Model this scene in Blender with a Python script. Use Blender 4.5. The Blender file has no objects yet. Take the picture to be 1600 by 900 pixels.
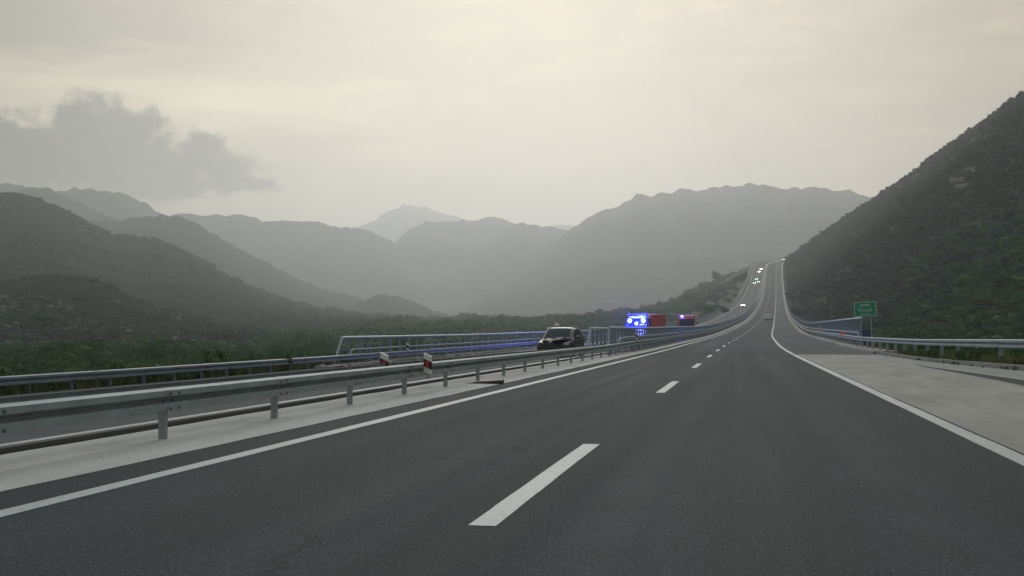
import bpy, bmesh, math, random
import numpy as np
from mathutils import Vector, Matrix

random.seed(7); rng = np.random.default_rng(7)
sc = bpy.context.scene
COL = sc.collection
R = math.radians

# ------------------------------------------------------------------ camera
F = 1900.0                                   # focal length in photo pixels (1600 wide)
TH = math.atan(68 / F)                       # pitch up
PS = math.atan(360 * math.cos(TH) / F)       # yaw to the left of the road direction (+Y)
CAMH = 1.3
cd = bpy.data.cameras.new('camera'); cam = bpy.data.objects.new('camera', cd); COL.objects.link(cam)
cd.sensor_width = 36; cd.lens = 36 * F / 1600; cd.clip_start = 0.1; cd.clip_end = 40000
cam.location = (0, 0, CAMH); cam.rotation_euler = (math.pi / 2 + TH, 0, PS)
sc.camera = cam

# ------------------------------------------------------------------ exposure
sc.view_settings.view_transform = 'Standard'
sc.view_settings.look = 'None'
sc.view_settings.exposure = 0.0
sc.view_settings.gamma = 1.0
sc.view_settings.use_curve_mapping = False
sc.cycles.use_denoising = True
sc.cycles.volume_bounces = 4
sc.cycles.max_bounces = 6
sc.cycles.diffuse_bounces = 2
sc.cycles.sample_clamp_indirect = 4.0
SUN_AZ = R(-9.0); SUN_EL = R(27)
ZENITH = 0.90
HAZE_DENSITY = 0.00023

# ------------------------------------------------------------------ node helper
class NT:
    def __init__(s, tree): s.t = tree; s.n = tree.nodes; s.l = tree.links
    def new(s, typ, **kw):
        nd = s.n.new(typ)
        for k, v in kw.items(): setattr(nd, k, v)
        return nd
    def put(s, nd, i, v):
        if v is None: return
        if isinstance(v, bpy.types.NodeSocket): s.l.new(v, nd.inputs[i])
        else: nd.inputs[i].default_value = v
    def math(s, op, a, b=None, c=None, clamp=False):
        nd = s.new('ShaderNodeMath', operation=op); nd.use_clamp = clamp
        s.put(nd, 0, a); s.put(nd, 1, b); s.put(nd, 2, c); return nd.outputs[0]
    def vmath(s, op, a, b=None, out=0):
        nd = s.new('ShaderNodeVectorMath', operation=op); s.put(nd, 0, a); s.put(nd, 1, b); return nd.outputs[out]
    def rng(s, v, a, b, c=0.0, d=1.0, smooth=False):
        nd = s.new('ShaderNodeMapRange'); nd.interpolation_type = 'SMOOTHSTEP' if smooth else 'LINEAR'
        s.put(nd, 0, v); s.put(nd, 1, a); s.put(nd, 2, b); s.put(nd, 3, c); s.put(nd, 4, d); return nd.outputs[0]
    def mix(s, f, a, b, blend='MIX'):
        nd = s.new('ShaderNodeMix', data_type='RGBA', blend_type=blend)
        s.put(nd, 0, f); s.put(nd, 6, col(a)); s.put(nd, 7, col(b)); return nd.outputs[2]
    def noise(s, vec, scale, detail=4, rough=0.55, dist=0.0, out=0):
        nd = s.new('ShaderNodeTexNoise'); s.put(nd, 'Vector', vec)
        nd.inputs['Scale'].default_value = scale; nd.inputs['Detail'].default_value = detail
        nd.inputs['Roughness'].default_value = rough; nd.inputs['Distortion'].default_value = dist
        return nd.outputs[out]
    def scale(s, vec, v3):
        return s.vmath('MULTIPLY', vec, v3)
def col(c):
    if isinstance(c, (tuple, list)) and len(c) == 3: return (*c, 1.0)
    return c
def lin(r, g, b):
    f = lambda c: (c / 255 / 12.92) if c / 255 <= 0.04045 else ((c / 255 + 0.055) / 1.055) ** 2.4
    return (f(r), f(g), f(b))

# ------------------------------------------------------------------ world: nishita sky under a broken overcast
w = bpy.data.worlds.new('World'); sc.world = w; w.use_nodes = True
t = NT(w.node_tree); t.n.clear()
STR = 0.1
sky = t.new('ShaderNodeTexSky', sky_type='NISHITA'); sky.sun_disc = False
sky.sun_elevation = SUN_EL; sky.sun_rotation = SUN_AZ; sky.air_density = 2.0; sky.dust_density = 4.0
tc = t.new('ShaderNodeTexCoord'); d = tc.outputs['Generated']
sp = t.new('ShaderNodeSeparateXYZ'); t.l.new(d, sp.inputs[0])
az = t.math('ARCTAN2', sp.outputs[0], sp.outputs[1])           # 0 along the road, right positive
el = t.math('ARCSINE', sp.outputs[2])
def skyang(px, py):
    a = math.atan((px - 800) / F) - PS
    e = math.atan((518 - py) / F * math.cos(math.atan((px - 800) / F)))
    return a, e
cmb = t.new('ShaderNodeCombineXYZ'); t.l.new(az, cmb.inputs[0]); t.l.new(el, cmb.inputs[1]); A = cmb.outputs[0]
n_big = t.noise(t.scale(A, (3.0, 9.0, 1)), 1.0, 5, 0.5, 0.6)
n_band = t.noise(t.scale(A, (4.0, 16.0, 1)), 1.3, 6, 0.55, 0.8)
a0, _ = skyang(0, 0); a1, _ = skyang(1600, 0)
fx = t.rng(az, a0, a1)                                          # left to right of the view
# light brown veil on the right, greyer on the upper left
base = t.mix(fx, lin(218, 214, 202), lin(194, 182, 166))
veil = t.math('MULTIPLY', t.rng(el, skyang(0, 190)[1], skyang(0, 20)[1], 0, 1, True), t.rng(fx, 0.0, 0.62, 1, 0.05, True))
veil = t.math('MULTIPLY', veil, t.rng(n_big, 0.28, 0.62, 0.55, 1.15, True), clamp=True)
c = t.mix(veil, base, lin(156, 157, 156))
mid = t.math('MULTIPLY', t.rng(n_band, 0.42, 0.70, 0, 1, True), t.rng(el, skyang(0, 420)[1], skyang(0, 150)[1], 0.1, 0.55, True))
c = t.mix(mid, c, lin(196, 190, 180))
n_st = t.noise(t.scale(A, (5.0, 26.0, 1)), 1.7, 6, 0.6, 1.2)
c = t.mix(t.rng(n_st, 0.42, 0.72, 0, 0.42, True), c, lin(247, 236, 212))
n_pf = t.noise(A, 9.0, 6, 0.6, 0.5)
c = t.mix(t.rng(n_pf, 0.40, 0.70, 0, 0.55, True), c, lin(166, 160, 153))
# cream gap above the dark cloud
def ell(px, py, rx, ry):
    a, e = skyang(px, py)
    v = t.vmath('SUBTRACT', A, (a, e, 0)); v = t.scale(v, (F / rx, F / ry, 0))
    return t.math('SUBTRACT', 1.0, t.vmath('LENGTH', v, None, 1))
# where the sun stands behind the cloud
g2 = t.rng(t.math('ADD', ell(868, 15, 90, 60), t.math('MULTIPLY', t.math('SUBTRACT', n_pf, 0.5), 1.6)), 0.0, 1.0, 0, 0.18, True)
c = t.mix(g2, c, lin(255, 244, 214))
g3 = t.rng(ell(640, 160, 720, 420), 0.0, 1.0, 0, 0.58, True)
c = t.mix(g3, c, lin(232, 224, 208))
g = t.rng(t.math('ADD', ell(320, 160, 560, 105), t.math('ADD', t.math('MULTIPLY', t.math('SUBTRACT', n_big, 0.5), 1.6), t.math('MULTIPLY', t.math('SUBTRACT', n_st, 0.5), 0.7))), 0.0, 1.1, 0, 0.9, True)
c = t.mix(g, c, tuple(1.25 * x for x in lin(255, 248, 222)))
g4 = t.rng(ell(1370, 310, 150, 45), 0.0, 1.0, 0, 0.6, True)
c = t.mix(g4, c, lin(226, 205, 176))
# the dark cumulus on the left
blobs = [(-60, 215, 120, 50), (20, 250, 150, 68), (120, 205, 62, 62), (190, 222, 70, 66), (150, 262, 170, 46), (235, 250, 80, 50), (70, 240, 80, 62), (215, 290, 150, 22), (290, 262, 70, 40), 
         (312, 240, 44, 40), (345, 268, 62, 34), (385, 285, 62, 15), (260, 285, 130, 20)]
m = None
for b in blobs:
    e_ = ell(*b); m = e_ if m is None else t.math('SMOOTH_MAX', m, e_, 0.12)
nz = t.noise(t.scale(A, (1, 1.35, 1)), 34.0, 7, 0.62, 0.35)
nz2 = t.noise(A, 11.0, 3, 0.5, 0.2)
m = t.math('ADD', m, t.math('MULTIPLY', t.math('SUBTRACT', nz, 0.50), 1.9))
m = t.math('ADD', m, t.math('MULTIPLY', t.math('SUBTRACT', nz2, 0.5), 0.5))
m = t.math('ADD', m, t.math('MULTIPLY', t.math('SUBTRACT', t.noise(A, 85.0, 6, 0.65), 0.5), 0.9))
cl = t.rng(t.math('ADD', m, 0.14), 0.0, 0.62, 0, 0.97, True)
cc = t.mix(t.rng(t.math('ADD', t.math('MULTIPLY', nz, 0.7), t.rng(el, skyang(0, 290)[1], skyang(0, 170)[1], 0.0, 0.4)), 0.3, 0.8), lin(14, 20, 32), lin(92, 96, 102))
c = t.mix(cl, c, cc)
# overcast: brighter overhead than near the horizon (outside the frame)
zen = t.rng(el, R(15.5), R(60), 1.0, ZENITH, True)
c = t.mix(1.0, c, (0.84, 0.775, 0.69), 'MULTIPLY')
zv = t.new('ShaderNodeCombineXYZ')
for i in range(3): t.l.new(t.math('MULTIPLY', zen, 1.0 / STR), zv.inputs[i])
cloud = t.vmath('MULTIPLY', c, zv.outputs[0])
tint = t.mix(t.rng(el, R(16), R(50), 0, 1, True), (1, 1, 1), (0.62, 0.975, 1.40))
cloud = t.vmath('MULTIPLY', cloud, tint)
out = t.mix(0.97, sky.outputs[0], cloud)
bg = t.new('ShaderNodeBackground'); bg.inputs[1].default_value = STR; t.l.new(out, bg.inputs[0])
wo = t.new('ShaderNodeOutputWorld'); t.l.new(bg.outputs[0], wo.inputs[0])

# ------------------------------------------------------------------ sun (veiled)
sd = bpy.data.lights.new('sun', 'SUN'); sd.energy = 1.0; sd.angle = R(24); sd.color = (1.0, 0.97, 0.92)
so = bpy.data.objects.new('sun', sd); COL.objects.link(so)
sdir = Vector((math.sin(SUN_AZ) * math.cos(SUN_EL), math.cos(SUN_AZ) * math.cos(SUN_EL), math.sin(SUN_EL)))
so.rotation_euler = sdir.to_track_quat('Z', 'Y').to_euler(); so.location = (0, 0, 60)

# ------------------------------------------------------------------ materials
def mat(name, color, rough=0.6, metal=0.0, var=0.12, scale=6.0, bump=0.0, bscale=40.0, emit=None, estr=0.0, spec=0.5, dirt=None, coat=0.0):
    m_ = bpy.data.materials.new(name); m_.use_nodes = True
    q = NT(m_.node_tree); b = q.n['Principled BSDF']
    tcn = q.new('ShaderNodeTexCoord'); v = tcn.outputs['Object']
    nn = q.noise(v, scale, 5, 0.6)
    f = q.rng(nn, 0.3, 0.7, 1 - var, 1 + var)
    cv = q.new('ShaderNodeCombineXYZ')
    for i in range(3): q.l.new(f, cv.inputs[i])
    cc_ = q.vmath('MULTIPLY', cv.outputs[0], tuple(color))
    if dirt:
        n2 = q.noise(v, scale * 0.37, 6, 0.7, 0.4)
        cc_ = q.mix(q.rng(n2, 0.52, 0.74, 0, dirt[3]), cc_, dirt[:3])
    q.l.new(cc_, b.inputs['Base Color'])
    b.inputs['Roughness'].default_value = rough; b.inputs['Metallic'].default_value = metal
    b.inputs['Specular IOR Level'].default_value = spec
    b.inputs['Coat Weight'].default_value = coat
    if bump:
        bn = q.new('ShaderNodeBump'); bn.inputs['Strength'].default_value = bump
        q.l.new(q.noise(v, bscale, 4, 0.6), bn.inputs['Height']); q.l.new(bn.outputs[0], b.inputs['Normal'])
    if emit:
        b.inputs['Emission Color'].default_value = (*emit, 1); b.inputs['Emission Strength'].default_value = estr
    return m_

def sepx(q, v):
    sx_ = q.new('ShaderNodeSeparateXYZ'); q.l.new(v, sx_.inputs[0]); return sx_.outputs[0]

def asphalt(name, base, dark):
    m_ = bpy.data.materials.new(name); m_.use_nodes = True
    q = NT(m_.node_tree); b = q.n['Principled BSDF']
    v = q.new('ShaderNodeTexCoord').outputs['Object']
    big = q.noise(q.scale(v, (0.35, 0.04, 1)), 1.0, 5, 0.6)
    streak = q.noise(q.scale(v, (1.9, 0.012, 1)), 1.0, 3, 0.5)
    pat = q.noise(q.scale(v, (0.8, 0.5, 1)), 1.0, 6, 0.65, 0.5)
    grain = q.noise(v, 42.0, 3, 0.7)
    g2_ = q.noise(v, 9.0, 3, 0.75)
    f = q.math('ADD', q.math('MULTIPLY', big, 0.5), q.math('MULTIPLY', streak, 0.5))
    cc_ = q.mix(q.rng(f, 0.36, 0.64), dark, base)
    cc_ = q.mix(q.rng(pat, 0.45, 0.75, 0, 0.28), cc_, tuple(x * 0.78 for x in dark))
    trk = q.math('ABSOLUTE', q.math('SUBTRACT', q.math('MODULO', q.math('ADD', q.math('ABSOLUTE', q.math('ADD', sepx(q, v), 1.72)), 0.0), 1.95), 0.98))
    cc_ = q.mix(q.math('MULTIPLY', q.rng(trk, 0.25, 0.7, 0.55, 0.0, True), q.rng(pat, 0.3, 0.6)), cc_, tuple(x * 1.5 for x in base))
    crk = q.new('ShaderNodeTexVoronoi', feature='DISTANCE_TO_EDGE'); crk.inputs['Scale'].default_value = 0.28; q.l.new(q.vmath('ADD', v, q.vmath('MULTIPLY', q.noise(v, 1.3, 5, 0.7, 0, 1), (0.9, 0.9, 0))), crk.inputs['Vector'])
    cc_ = q.mix(q.math('MULTIPLY', q.rng(crk.outputs['Distance'], 0.0, 0.012, 0.8, 0.0), q.rng(big, 0.52, 0.62)), cc_, (0.015, 0.015, 0.016))
    cc_ = q.mix(q.rng(grain, 0.40, 0.62, 0.0, 1.0), q.mix(0.55, cc_, (0.02, 0.02, 0.022)), q.mix(0.30, cc_, (0.26, 0.25, 0.24)))
    cc_ = q.mix(q.rng(g2_, 0.40, 0.65, 0.0, 0.30), cc_, tuple(x * 0.6 for x in dark))
    q.l.new(cc_, b.inputs['Base Color'])
    q.l.new(q.rng(f, 0.35, 0.65, 0.78, 0.92), b.inputs['Roughness'])
    b.inputs['Specular IOR Level'].default_value = 0.12
    bn = q.new('ShaderNodeBump'); bn.inputs['Strength'].default_value = 0.55; bn.inputs['Distance'].default_value = 0.01
    q.l.new(grain, bn.inputs['Height']); q.l.new(bn.outputs[0], b.inputs['Normal'])
    return m_

def concrete(name, base, dark, brown=(0.16, 0.12, 0.09)):
    m_ = bpy.data.materials.new(name); m_.use_nodes = True
    q = NT(m_.node_tree); b = q.n['Principled BSDF']
    v = q.new('ShaderNodeTexCoord').outputs['Object']
    big = q.noise(q.scale(v, (1.0, 0.25, 1)), 0.9, 6, 0.62, 0.4)
    cl_ = q.noise(q.scale(v, (2.4, 0.5, 1)), 1.6, 6, 0.7, 1.0)
    fine = q.noise(v, 34, 4, 0.7)
    cc_ = q.mix(q.rng(big, 0.35, 0.68), dark, base)
    cc_ = q.mix(q.rng(cl_, 0.56, 0.78, 0, 0.5), cc_, brown)
    spot = q.noise(q.scale(v, (1, 0.5, 1)), 3.1, 5, 0.8, 0.3)
    cc_ = q.mix(q.rng(spot, 0.62, 0.72, 0, 0.55), cc_, tuple(x * 0.42 for x in dark))
    stn = q.noise(q.scale(v, (2.2, 0.10, 1)), 1.0, 5, 0.65, 0.8)
    cc_ = q.mix(q.rng(stn, 0.52, 0.72, 0, 0.42), cc_, tuple(x * 0.6 for x in dark))
    cc_ = q.mix(q.rng(fine, 0.35, 0.7, 0.25, 0), cc_, tuple(x * 0.45 for x in dark))
    q.l.new(cc_, b.inputs['Base Color']); b.inputs['Roughness'].default_value = 0.85
    bn = q.new('ShaderNodeBump'); bn.inputs['Strength'].default_value = 0.4; bn.inputs['Distance'].default_value = 0.01
    q.l.new(q.math('ADD', fine, q.math('MULTIPLY', big, 2.0)), bn.inputs['Height']); q.l.new(bn.outputs[0], b.inputs['Normal'])
    return m_

def paint(name, c_):
    m_ = bpy.data.materials.new(name); m_.use_nodes = True
    q = NT(m_.node_tree); b = q.n['Principled BSDF']
    v = q.new('ShaderNodeTexCoord').outputs['Object']
    n1 = q.noise(v, 14, 6, 0.75); n2 = q.noise(q.scale(v, (1, 0.2, 1)), 2.0, 5, 0.6); n3 = q.noise(v, 60, 3, 0.7)
    cc_ = q.mix(q.rng(n2, 0.35, 0.7, 0, 0.30), c_, (0.30, 0.31, 0.30))
    cc_ = q.mix(q.rng(n1, 0.54, 0.66, 0, 0.6), cc_, (0.13, 0.13, 0.13))
    cc_ = q.mix(q.rng(n3, 0.35, 0.65, 0.22, 0), cc_, (0.2, 0.2, 0.2))
    q.l.new(cc_, b.inputs['Base Color']); b.inputs['Roughness'].default_value = 0.6
    return m_

def terrain_mat(name, green, soil, rock, sc_=1.0, rockamt=0.5):
    m_ = bpy.data.materials.new(name); m_.use_nodes = True
    q = NT(m_.node_tree); b = q.n['Principled BSDF']
    v = q.new('ShaderNodeTexCoord').outputs['Object']
    a = q.noise(v, 0.16 / sc_, 5, 0.65, 0.3); a2 = q.noise(v, 0.012 / sc_, 5, 0.6); a3 = q.noise(v, 0.05 / sc_, 5, 0.62, 1.0)
    cc_ = q.mix(q.rng(a, 0.38, 0.62), tuple(x * 0.55 for x in green), green)
    cc_ = q.mix(q.rng(a2, 0.4, 0.65, 0, 0.55), cc_, soil)
    cc_ = q.mix(q.rng(q.math('ADD', q.math('MULTIPLY', a3, 0.6), q.math('MULTIPLY', a, 0.4)), 0.56, 0.66, 0, rockamt), cc_, rock)
    q.l.new(cc_, b.inputs['Base Color']); b.inputs['Roughness'].default_value = 0.95; b.inputs['Specular IOR Level'].default_value = 0.1
    bn = q.new('ShaderNodeBump'); bn.inputs['Strength'].default_value = 0.9; bn.inputs['Distance'].default_value = 2.5 * sc_
    q.l.new(q.math('ADD', a, a3), bn.inputs['Height']); q.l.new(bn.outputs[0], b.inputs['Normal'])
    return m_

def foliage(name, c1, c2, c3):
    m_ = bpy.data.materials.new(name); m_.use_nodes = True
    q = NT(m_.node_tree); b = q.n['Principled BSDF']
    oi = q.new('ShaderNodeObjectInfo'); geo = q.new('ShaderNodeNewGeometry')
    v = q.new('ShaderNodeTexCoord').outputs['Object']
    cc_ = q.mix(oi.outputs['Random'], c1, c2)
    big = q.noise(geo.outputs['Position'], 0.02, 4, 0.6)
    cc_ = q.mix(q.rng(big, 0.4, 0.65, 0, 0.7), cc_, c3)
    n = q.noise(v, 1.4, 4, 0.6)
    cc_ = q.mix(q.rng(n, 0.35, 0.65, 0.0, 0.5), cc_, tuple(x * 1.7 for x in c2))
    q.l.new(cc_, b.inputs['Base Color']); b.inputs['Roughness'].default_value = 0.75; b.inputs['Specular IOR Level'].default_value = 0.2
    return m_

M = {}
M['asphalt'] = asphalt('asphalt', (0.058, 0.066, 0.077), (0.032, 0.038, 0.046))
M['asphalt_old'] = asphalt('asphalt_old', (0.135, 0.142, 0.150), (0.095, 0.100, 0.107))
M['asphalt_dark'] = asphalt('asphalt_dark', (0.075, 0.075, 0.077), (0.050, 0.050, 0.052))
M['concrete'] = concrete('concrete', (0.50, 0.455, 0.41), (0.34, 0.31, 0.28))
M['concrete_m'] = concrete('median_concrete', (0.76, 0.72, 0.67), (0.64, 0.60, 0.56))
M['concrete_b'] = concrete('concrete_pale', (0.44, 0.43, 0.40), (0.31, 0.30, 0.28))
M['concrete_d'] = concrete('concrete_dull', (0.30, 0.29, 0.27), (0.20, 0.195, 0.18))
M['gap'] = mat('gap_soil', (0.025, 0.022, 0.02), 0.95, var=0.3)
M['paint'] = paint('road_paint', (0.62, 0.65, 0.63))
M['galv'] = mat('galvanised_steel', (0.31, 0.36, 0.375), 0.6, 0.1, 0.14, 3.0, dirt=(0.17, 0.17, 0.16, 0.5))
M['galv_d'] = mat('weathered_bolt_steel', (0.13, 0.13, 0.13), 0.6, 0.2, 0.2, 3.0)
M['galv_b'] = mat('galvanised_steel_bluish', (0.25, 0.30, 0.35), 0.55, 0.1, 0.12, 3.0, dirt=(0.16, 0.17, 0.18, 0.5))
M['rail_blue'] = mat('blue_grey_railing_paint', (0.22, 0.29, 0.38), 0.5, 0.1, 0.12, 2.0, dirt=(0.12, 0.14, 0.17, 0.4))
M['rail_top'] = mat('pale_railing_paint', (0.42, 0.49, 0.58), 0.45, 0.1, 0.1, 2.0)
M['white'] = mat('white_plastic', (0.72, 0.74, 0.72), 0.5, var=0.06, dirt=(0.4, 0.4, 0.38, 0.4))
M['black'] = mat('black_plastic', (0.02, 0.02, 0.022), 0.55)
M['red_refl'] = mat('red_reflector', (0.55, 0.03, 0.03), 0.3, var=0.1)
M['red_glow'] = mat('red_reflector_emissive', (0.7, 0.02, 0.02), 0.3, emit=(1.0, 0.04, 0.02), estr=1.0)  # emission stands in for light the reflector throws back
M['carblack'] = mat('black_car_paint', (0.012, 0.014, 0.020), 0.4, 0.0, 0.1, coat=0.15, spec=0.3, dirt=(0.08, 0.08, 0.08, 0.3))
M['glass'] = mat('dark_glass', (0.012, 0.018, 0.03), 0.15, 0.0, 0.05, spec=0.35)
M['glass_pale'] = mat('rear_glass_painted_sheen', (0.20, 0.22, 0.23), 0.15, 0.0, 0.05, spec=0.8)  # pale base colour stands in for the reflection in the rear window
M['rubber'] = mat('rubber', (0.02, 0.02, 0.02), 0.85)
M['rim'] = mat('wheel_rim', (0.35, 0.35, 0.36), 0.4, 0.8)
M['chrome'] = mat('bright_metal_trim', (0.36, 0.37, 0.38), 0.45, 0.3)
M['silver'] = mat('silver_car_paint', (0.60, 0.62, 0.63), 0.35, 0.1, coat=0.4)
M['whitecar'] = mat('white_car_paint', (0.6, 0.6, 0.6), 0.3, coat=0.4)
M['firered'] = mat('fire_engine_red', (0.62, 0.035, 0.02), 0.35, coat=0.4, dirt=(0.2, 0.04, 0.03, 0.3))
M['shutter'] = mat('roller_shutter', (0.62, 0.13, 0.08), 0.45, 0.2)
M['head'] = mat('headlight_lit', (0.8, 0.8, 0.8), 0.3, emit=(1.0, 0.98, 0.93), estr=60)
M['headg'] = mat('headlight_lit_cool', (0.8, 0.8, 0.8), 0.3, emit=(0.66, 1.0, 0.76), estr=16)
M['heady'] = mat('headlight_amber', (0.8, 0.7, 0.5), 0.3, emit=(1.0, 0.80, 0.45), estr=8)
M['headoff'] = mat('broken_headlight', (0.35, 0.36, 0.37), 0.25, 0.4)
M['tail'] = mat('tail_light', (0.5, 0.03, 0.02), 0.3, emit=(1, 0.08, 0.03), estr=0.9)
M['bluelens'] = mat('blue_beacon_lens', (0.01, 0.02, 0.8), 0.3, emit=(0.0, 0.0, 1.0), estr=4.0)
M['bluecore'] = mat('blue_beacon_bulb', (0.8, 0.8, 1.0), 0.3, emit=(0.30, 0.42, 1.0), estr=9.0)
M['signgreen'] = mat('sign_green', (0.0, 0.31, 0.20), 0.45, var=0.05)
M['signwhite'] = mat('sign_white', (0.50, 0.60, 0.56), 0.5, var=0.05)
M['navy'] = mat('navy_board', (0.03, 0.07, 0.16), 0.6)
M['debris'] = mat('dark_red_debris', (0.06, 0.022, 0.022), 0.6, var=0.3)
M['uniform'] = mat('dark_uniform', (0.02, 0.022, 0.032), 0.9)
M['skin'] = mat('skin', (0.50, 0.32, 0.24), 0.6)
M['helmet'] = mat('pale_helmet', (0.62, 0.66, 0.50), 0.4)
M['reflband'] = mat('reflective_band', (0.55, 0.55, 0.40), 0.5)
M['ground'] = terrain_mat('valley_ground', (0.045, 0.085, 0.032), (0.085, 0.095, 0.050), (0.26, 0.26, 0.24), 0.6, 0.25)
M['cut'] = terrain_mat('cut_slope_soil', (0.10, 0.105, 0.075), (0.16, 0.14, 0.12), (0.26, 0.25, 0.23), 0.5, 0.5)
M['hill'] = terrain_mat('scrub_hillside', (0.024, 0.058, 0.042), (0.045, 0.072, 0.056), (0.16, 0.175, 0.17), 1.6, 0.3)
M['mount'] = terrain_mat('distant_mountain', (0.045, 0.055, 0.045), (0.07, 0.07, 0.06), (0.14, 0.14, 0.135), 5.0, 0.3)
M['fol'] = foliage('maquis_foliage', (0.020, 0.072, 0.018), (0.042, 0.108, 0.024), (0.056, 0.125, 0.030))
M['folr'] = foliage('hillside_foliage', (0.008, 0.034, 0.028), (0.017, 0.052, 0.038), (0.022, 0.066, 0.036))
M['folg'] = foliage('roadside_foliage', (0.060, 0.11, 0.035), (0.095, 0.15, 0.050), (0.10, 0.14, 0.05))
M['grass'] = foliage('dry_grass', (0.14, 0.19, 0.07), (0.22, 0.23, 0.10), (0.12, 0.20, 0.07))
M['rock'] = mat('limestone', (0.17, 0.175, 0.17), 0.9, var=0.25, scale=1.5, bump=0.6, bscale=3)
M['bark'] = mat('bark', (0.09, 0.07, 0.05), 0.9, bump=0.5, bscale=12)

# ------------------------------------------------------------------ mesh helpers
class MB:
    def __init__(s): s.v = []; s.f = []; s.mi = []
    def add(s, v, f, mi=0):
        o = len(s.v); s.v += [tuple(p) for p in v]; s.f += [tuple(i + o for i in q) for q in f]; s.mi += [mi] * len(f); return s
    def box(s, c, d, rz=0.0, rx=0.0, bevel=0.0, mi=0, ry=0.0):
        bm = bmesh.new(); bmesh.ops.create_cube(bm, size=1.0)
        bmesh.ops.scale(bm, vec=Vector(d), verts=bm.verts)
        if bevel: bmesh.ops.bevel(bm, geom=bm.edges[:], offset=bevel, segments=2, affect='EDGES', profile=0.6)
        mtx = Matrix.Translation(Vector(c)) @ Matrix.Rotation(rz, 4, 'Z') @ Matrix.Rotation(ry, 4, 'Y') @ Matrix.Rotation(rx, 4, 'X')
        bmesh.ops.transform(bm, matrix=mtx, verts=bm.verts)
        bm.verts.index_update(); s.add([v.co for v in bm.verts], [[v.index for v in f.verts] for f in bm.faces], mi); bm.free(); return s
    def tube(s, pts, r, n=8, mi=0, cap=True, rend=None):
        P = [Vector(p) for p in pts]; rings = []; o = len(s.v)
        for i, p in enumerate(P):
            tn = (P[min(i + 1, len(P) - 1)] - P[max(i - 1, 0)]).normalized()
            up = Vector((0, 0, 1)) if abs(tn.z) < 0.9 else Vector((1, 0, 0))
            a = tn.cross(up).normalized(); b = tn.cross(a)
            rr = r if rend is None else r + (rend - r) * i / (len(P) - 1)
            rings.append([p + (a * math.cos(k * 2 * math.pi / n) + b * math.sin(k * 2 * math.pi / n)) * rr for k in range(n)])
        vs = [q for g_ in rings for q in g_]; fs = []
        for i in range(len(P) - 1):
            for k in range(n):
                k2 = (k + 1) % n; fs.append((i * n + k, i * n + k2, (i + 1) * n + k2, (i + 1) * n + k))
        if cap: fs += [tuple(range(n))[::-1], tuple((len(P) - 1) * n + k for k in range(n))]
        return s.add(vs, fs, mi)
    def cyl(s, c, r, h, axis='Z', n=20, mi=0, bev=0.0):
        c = Vector(c); ax = {'X': Vector((1, 0, 0)), 'Y': Vector((0, 1, 0)), 'Z': Vector((0, 0, 1))}[axis]
        if bev: 
            P = [(-h / 2, r - bev), (-h / 2 + bev, r), (h / 2 - bev, r), (h / 2, r - bev)]
        else: P = [(-h / 2, r), (h / 2, r)]
        a = Vector((0, 0, 1)) if axis != 'Z' else Vector((1, 0, 0)); b = ax.cross(a)
        vs = [c + ax * p + (a * math.cos(k * 2 * math.pi / n) + b * math.sin(k * 2 * math.pi / n)) * q for p, q in P for k in range(n)]
        fs = [(i * n + k, i * n + (k + 1) % n, (i + 1) * n + (k + 1) % n, (i + 1) * n + k) for i in range(len(P) - 1) for k in range(n)]
        fs += [tuple(range(n))[::-1], tuple((len(P) - 1) * n + k for k in range(n))]
        return s.add(vs, fs, mi)
    def build(s, name, mats, parent=None, smooth=False):
        me = bpy.data.meshes.new(name); me.from_pydata(s.v, [], s.f)
        for x in (mats if isinstance(mats, (list, tuple)) else [mats]): me.materials.append(x)
        if any(s.mi): me.polygons.foreach_set('material_index', s.mi)
        bm = bmesh.new(); bm.from_mesh(me); bmesh.ops.recalc_face_normals(bm, faces=bm.faces); bm.to_mesh(me); bm.free()
        if smooth: me.polygons.foreach_set('use_smooth', [True] * len(me.polygons)); me.set_sharp_from_angle(angle=R(35))
        me.update()
        o = bpy.data.objects.new(name, me); COL.objects.link(o)
        if parent: o.parent = parent
        return o
def grid_obj(name, P, mats, parent=None, mi=None, smooth=True):
    """P: (n, m, 3) array"""
    n, m_, _ = P.shape; idx = np.arange(n * m_).reshape(n, m_)
    fs = np.stack([idx[:-1, :-1], idx[:-1, 1:], idx[1:, 1:], idx[1:, :-1]], -1).reshape(-1, 4)
    me = bpy.data.meshes.new(name)
    me.vertices.add(n * m_); me.vertices.foreach_set('co', P.reshape(-1).astype(np.float32))
    me.loops.add(fs.size); me.loops.foreach_set('vertex_index', fs.reshape(-1).astype(np.int32))
    me.polygons.add(len(fs)); me.polygons.foreach_set('loop_start', np.arange(0, fs.size, 4, dtype=np.int32))
    for x in (mats if isinstance(mats, (list, tuple)) else [mats]): me.materials.append(x)
    if mi is not None: me.polygons.foreach_set('material_index', mi.reshape(-1).astype(np.int32))
    me.polygons.foreach_set('use_smooth', np.full(len(fs), smooth))
    me.update(); me.validate()
    o = bpy.data.objects.new(name, me); COL.objects.link(o)
    if parent: o.parent = parent
    return o
def empty(name, loc=(0, 0, 0), rz=0.0):
    o = bpy.data.objects.new(name, None); COL.objects.link(o); o.location = loc; o.rotation_euler = (0, 0, rz); o.empty_display_size = 0.3; return o
def tag(o, label=None, cat=None, group=None, kind=None):
    if label: o['label'] = label
    if cat: o['category'] = cat
    if group: o['group'] = group
    if kind: o['kind'] = kind
    return o
def copy_tree(o, parent=None):
    c_ = o.copy(); COL.objects.link(c_); c_.parent = parent
    for ch in [x for x in bpy.data.objects if x.parent is o]: copy_tree(ch, c_)
    return c_

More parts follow.
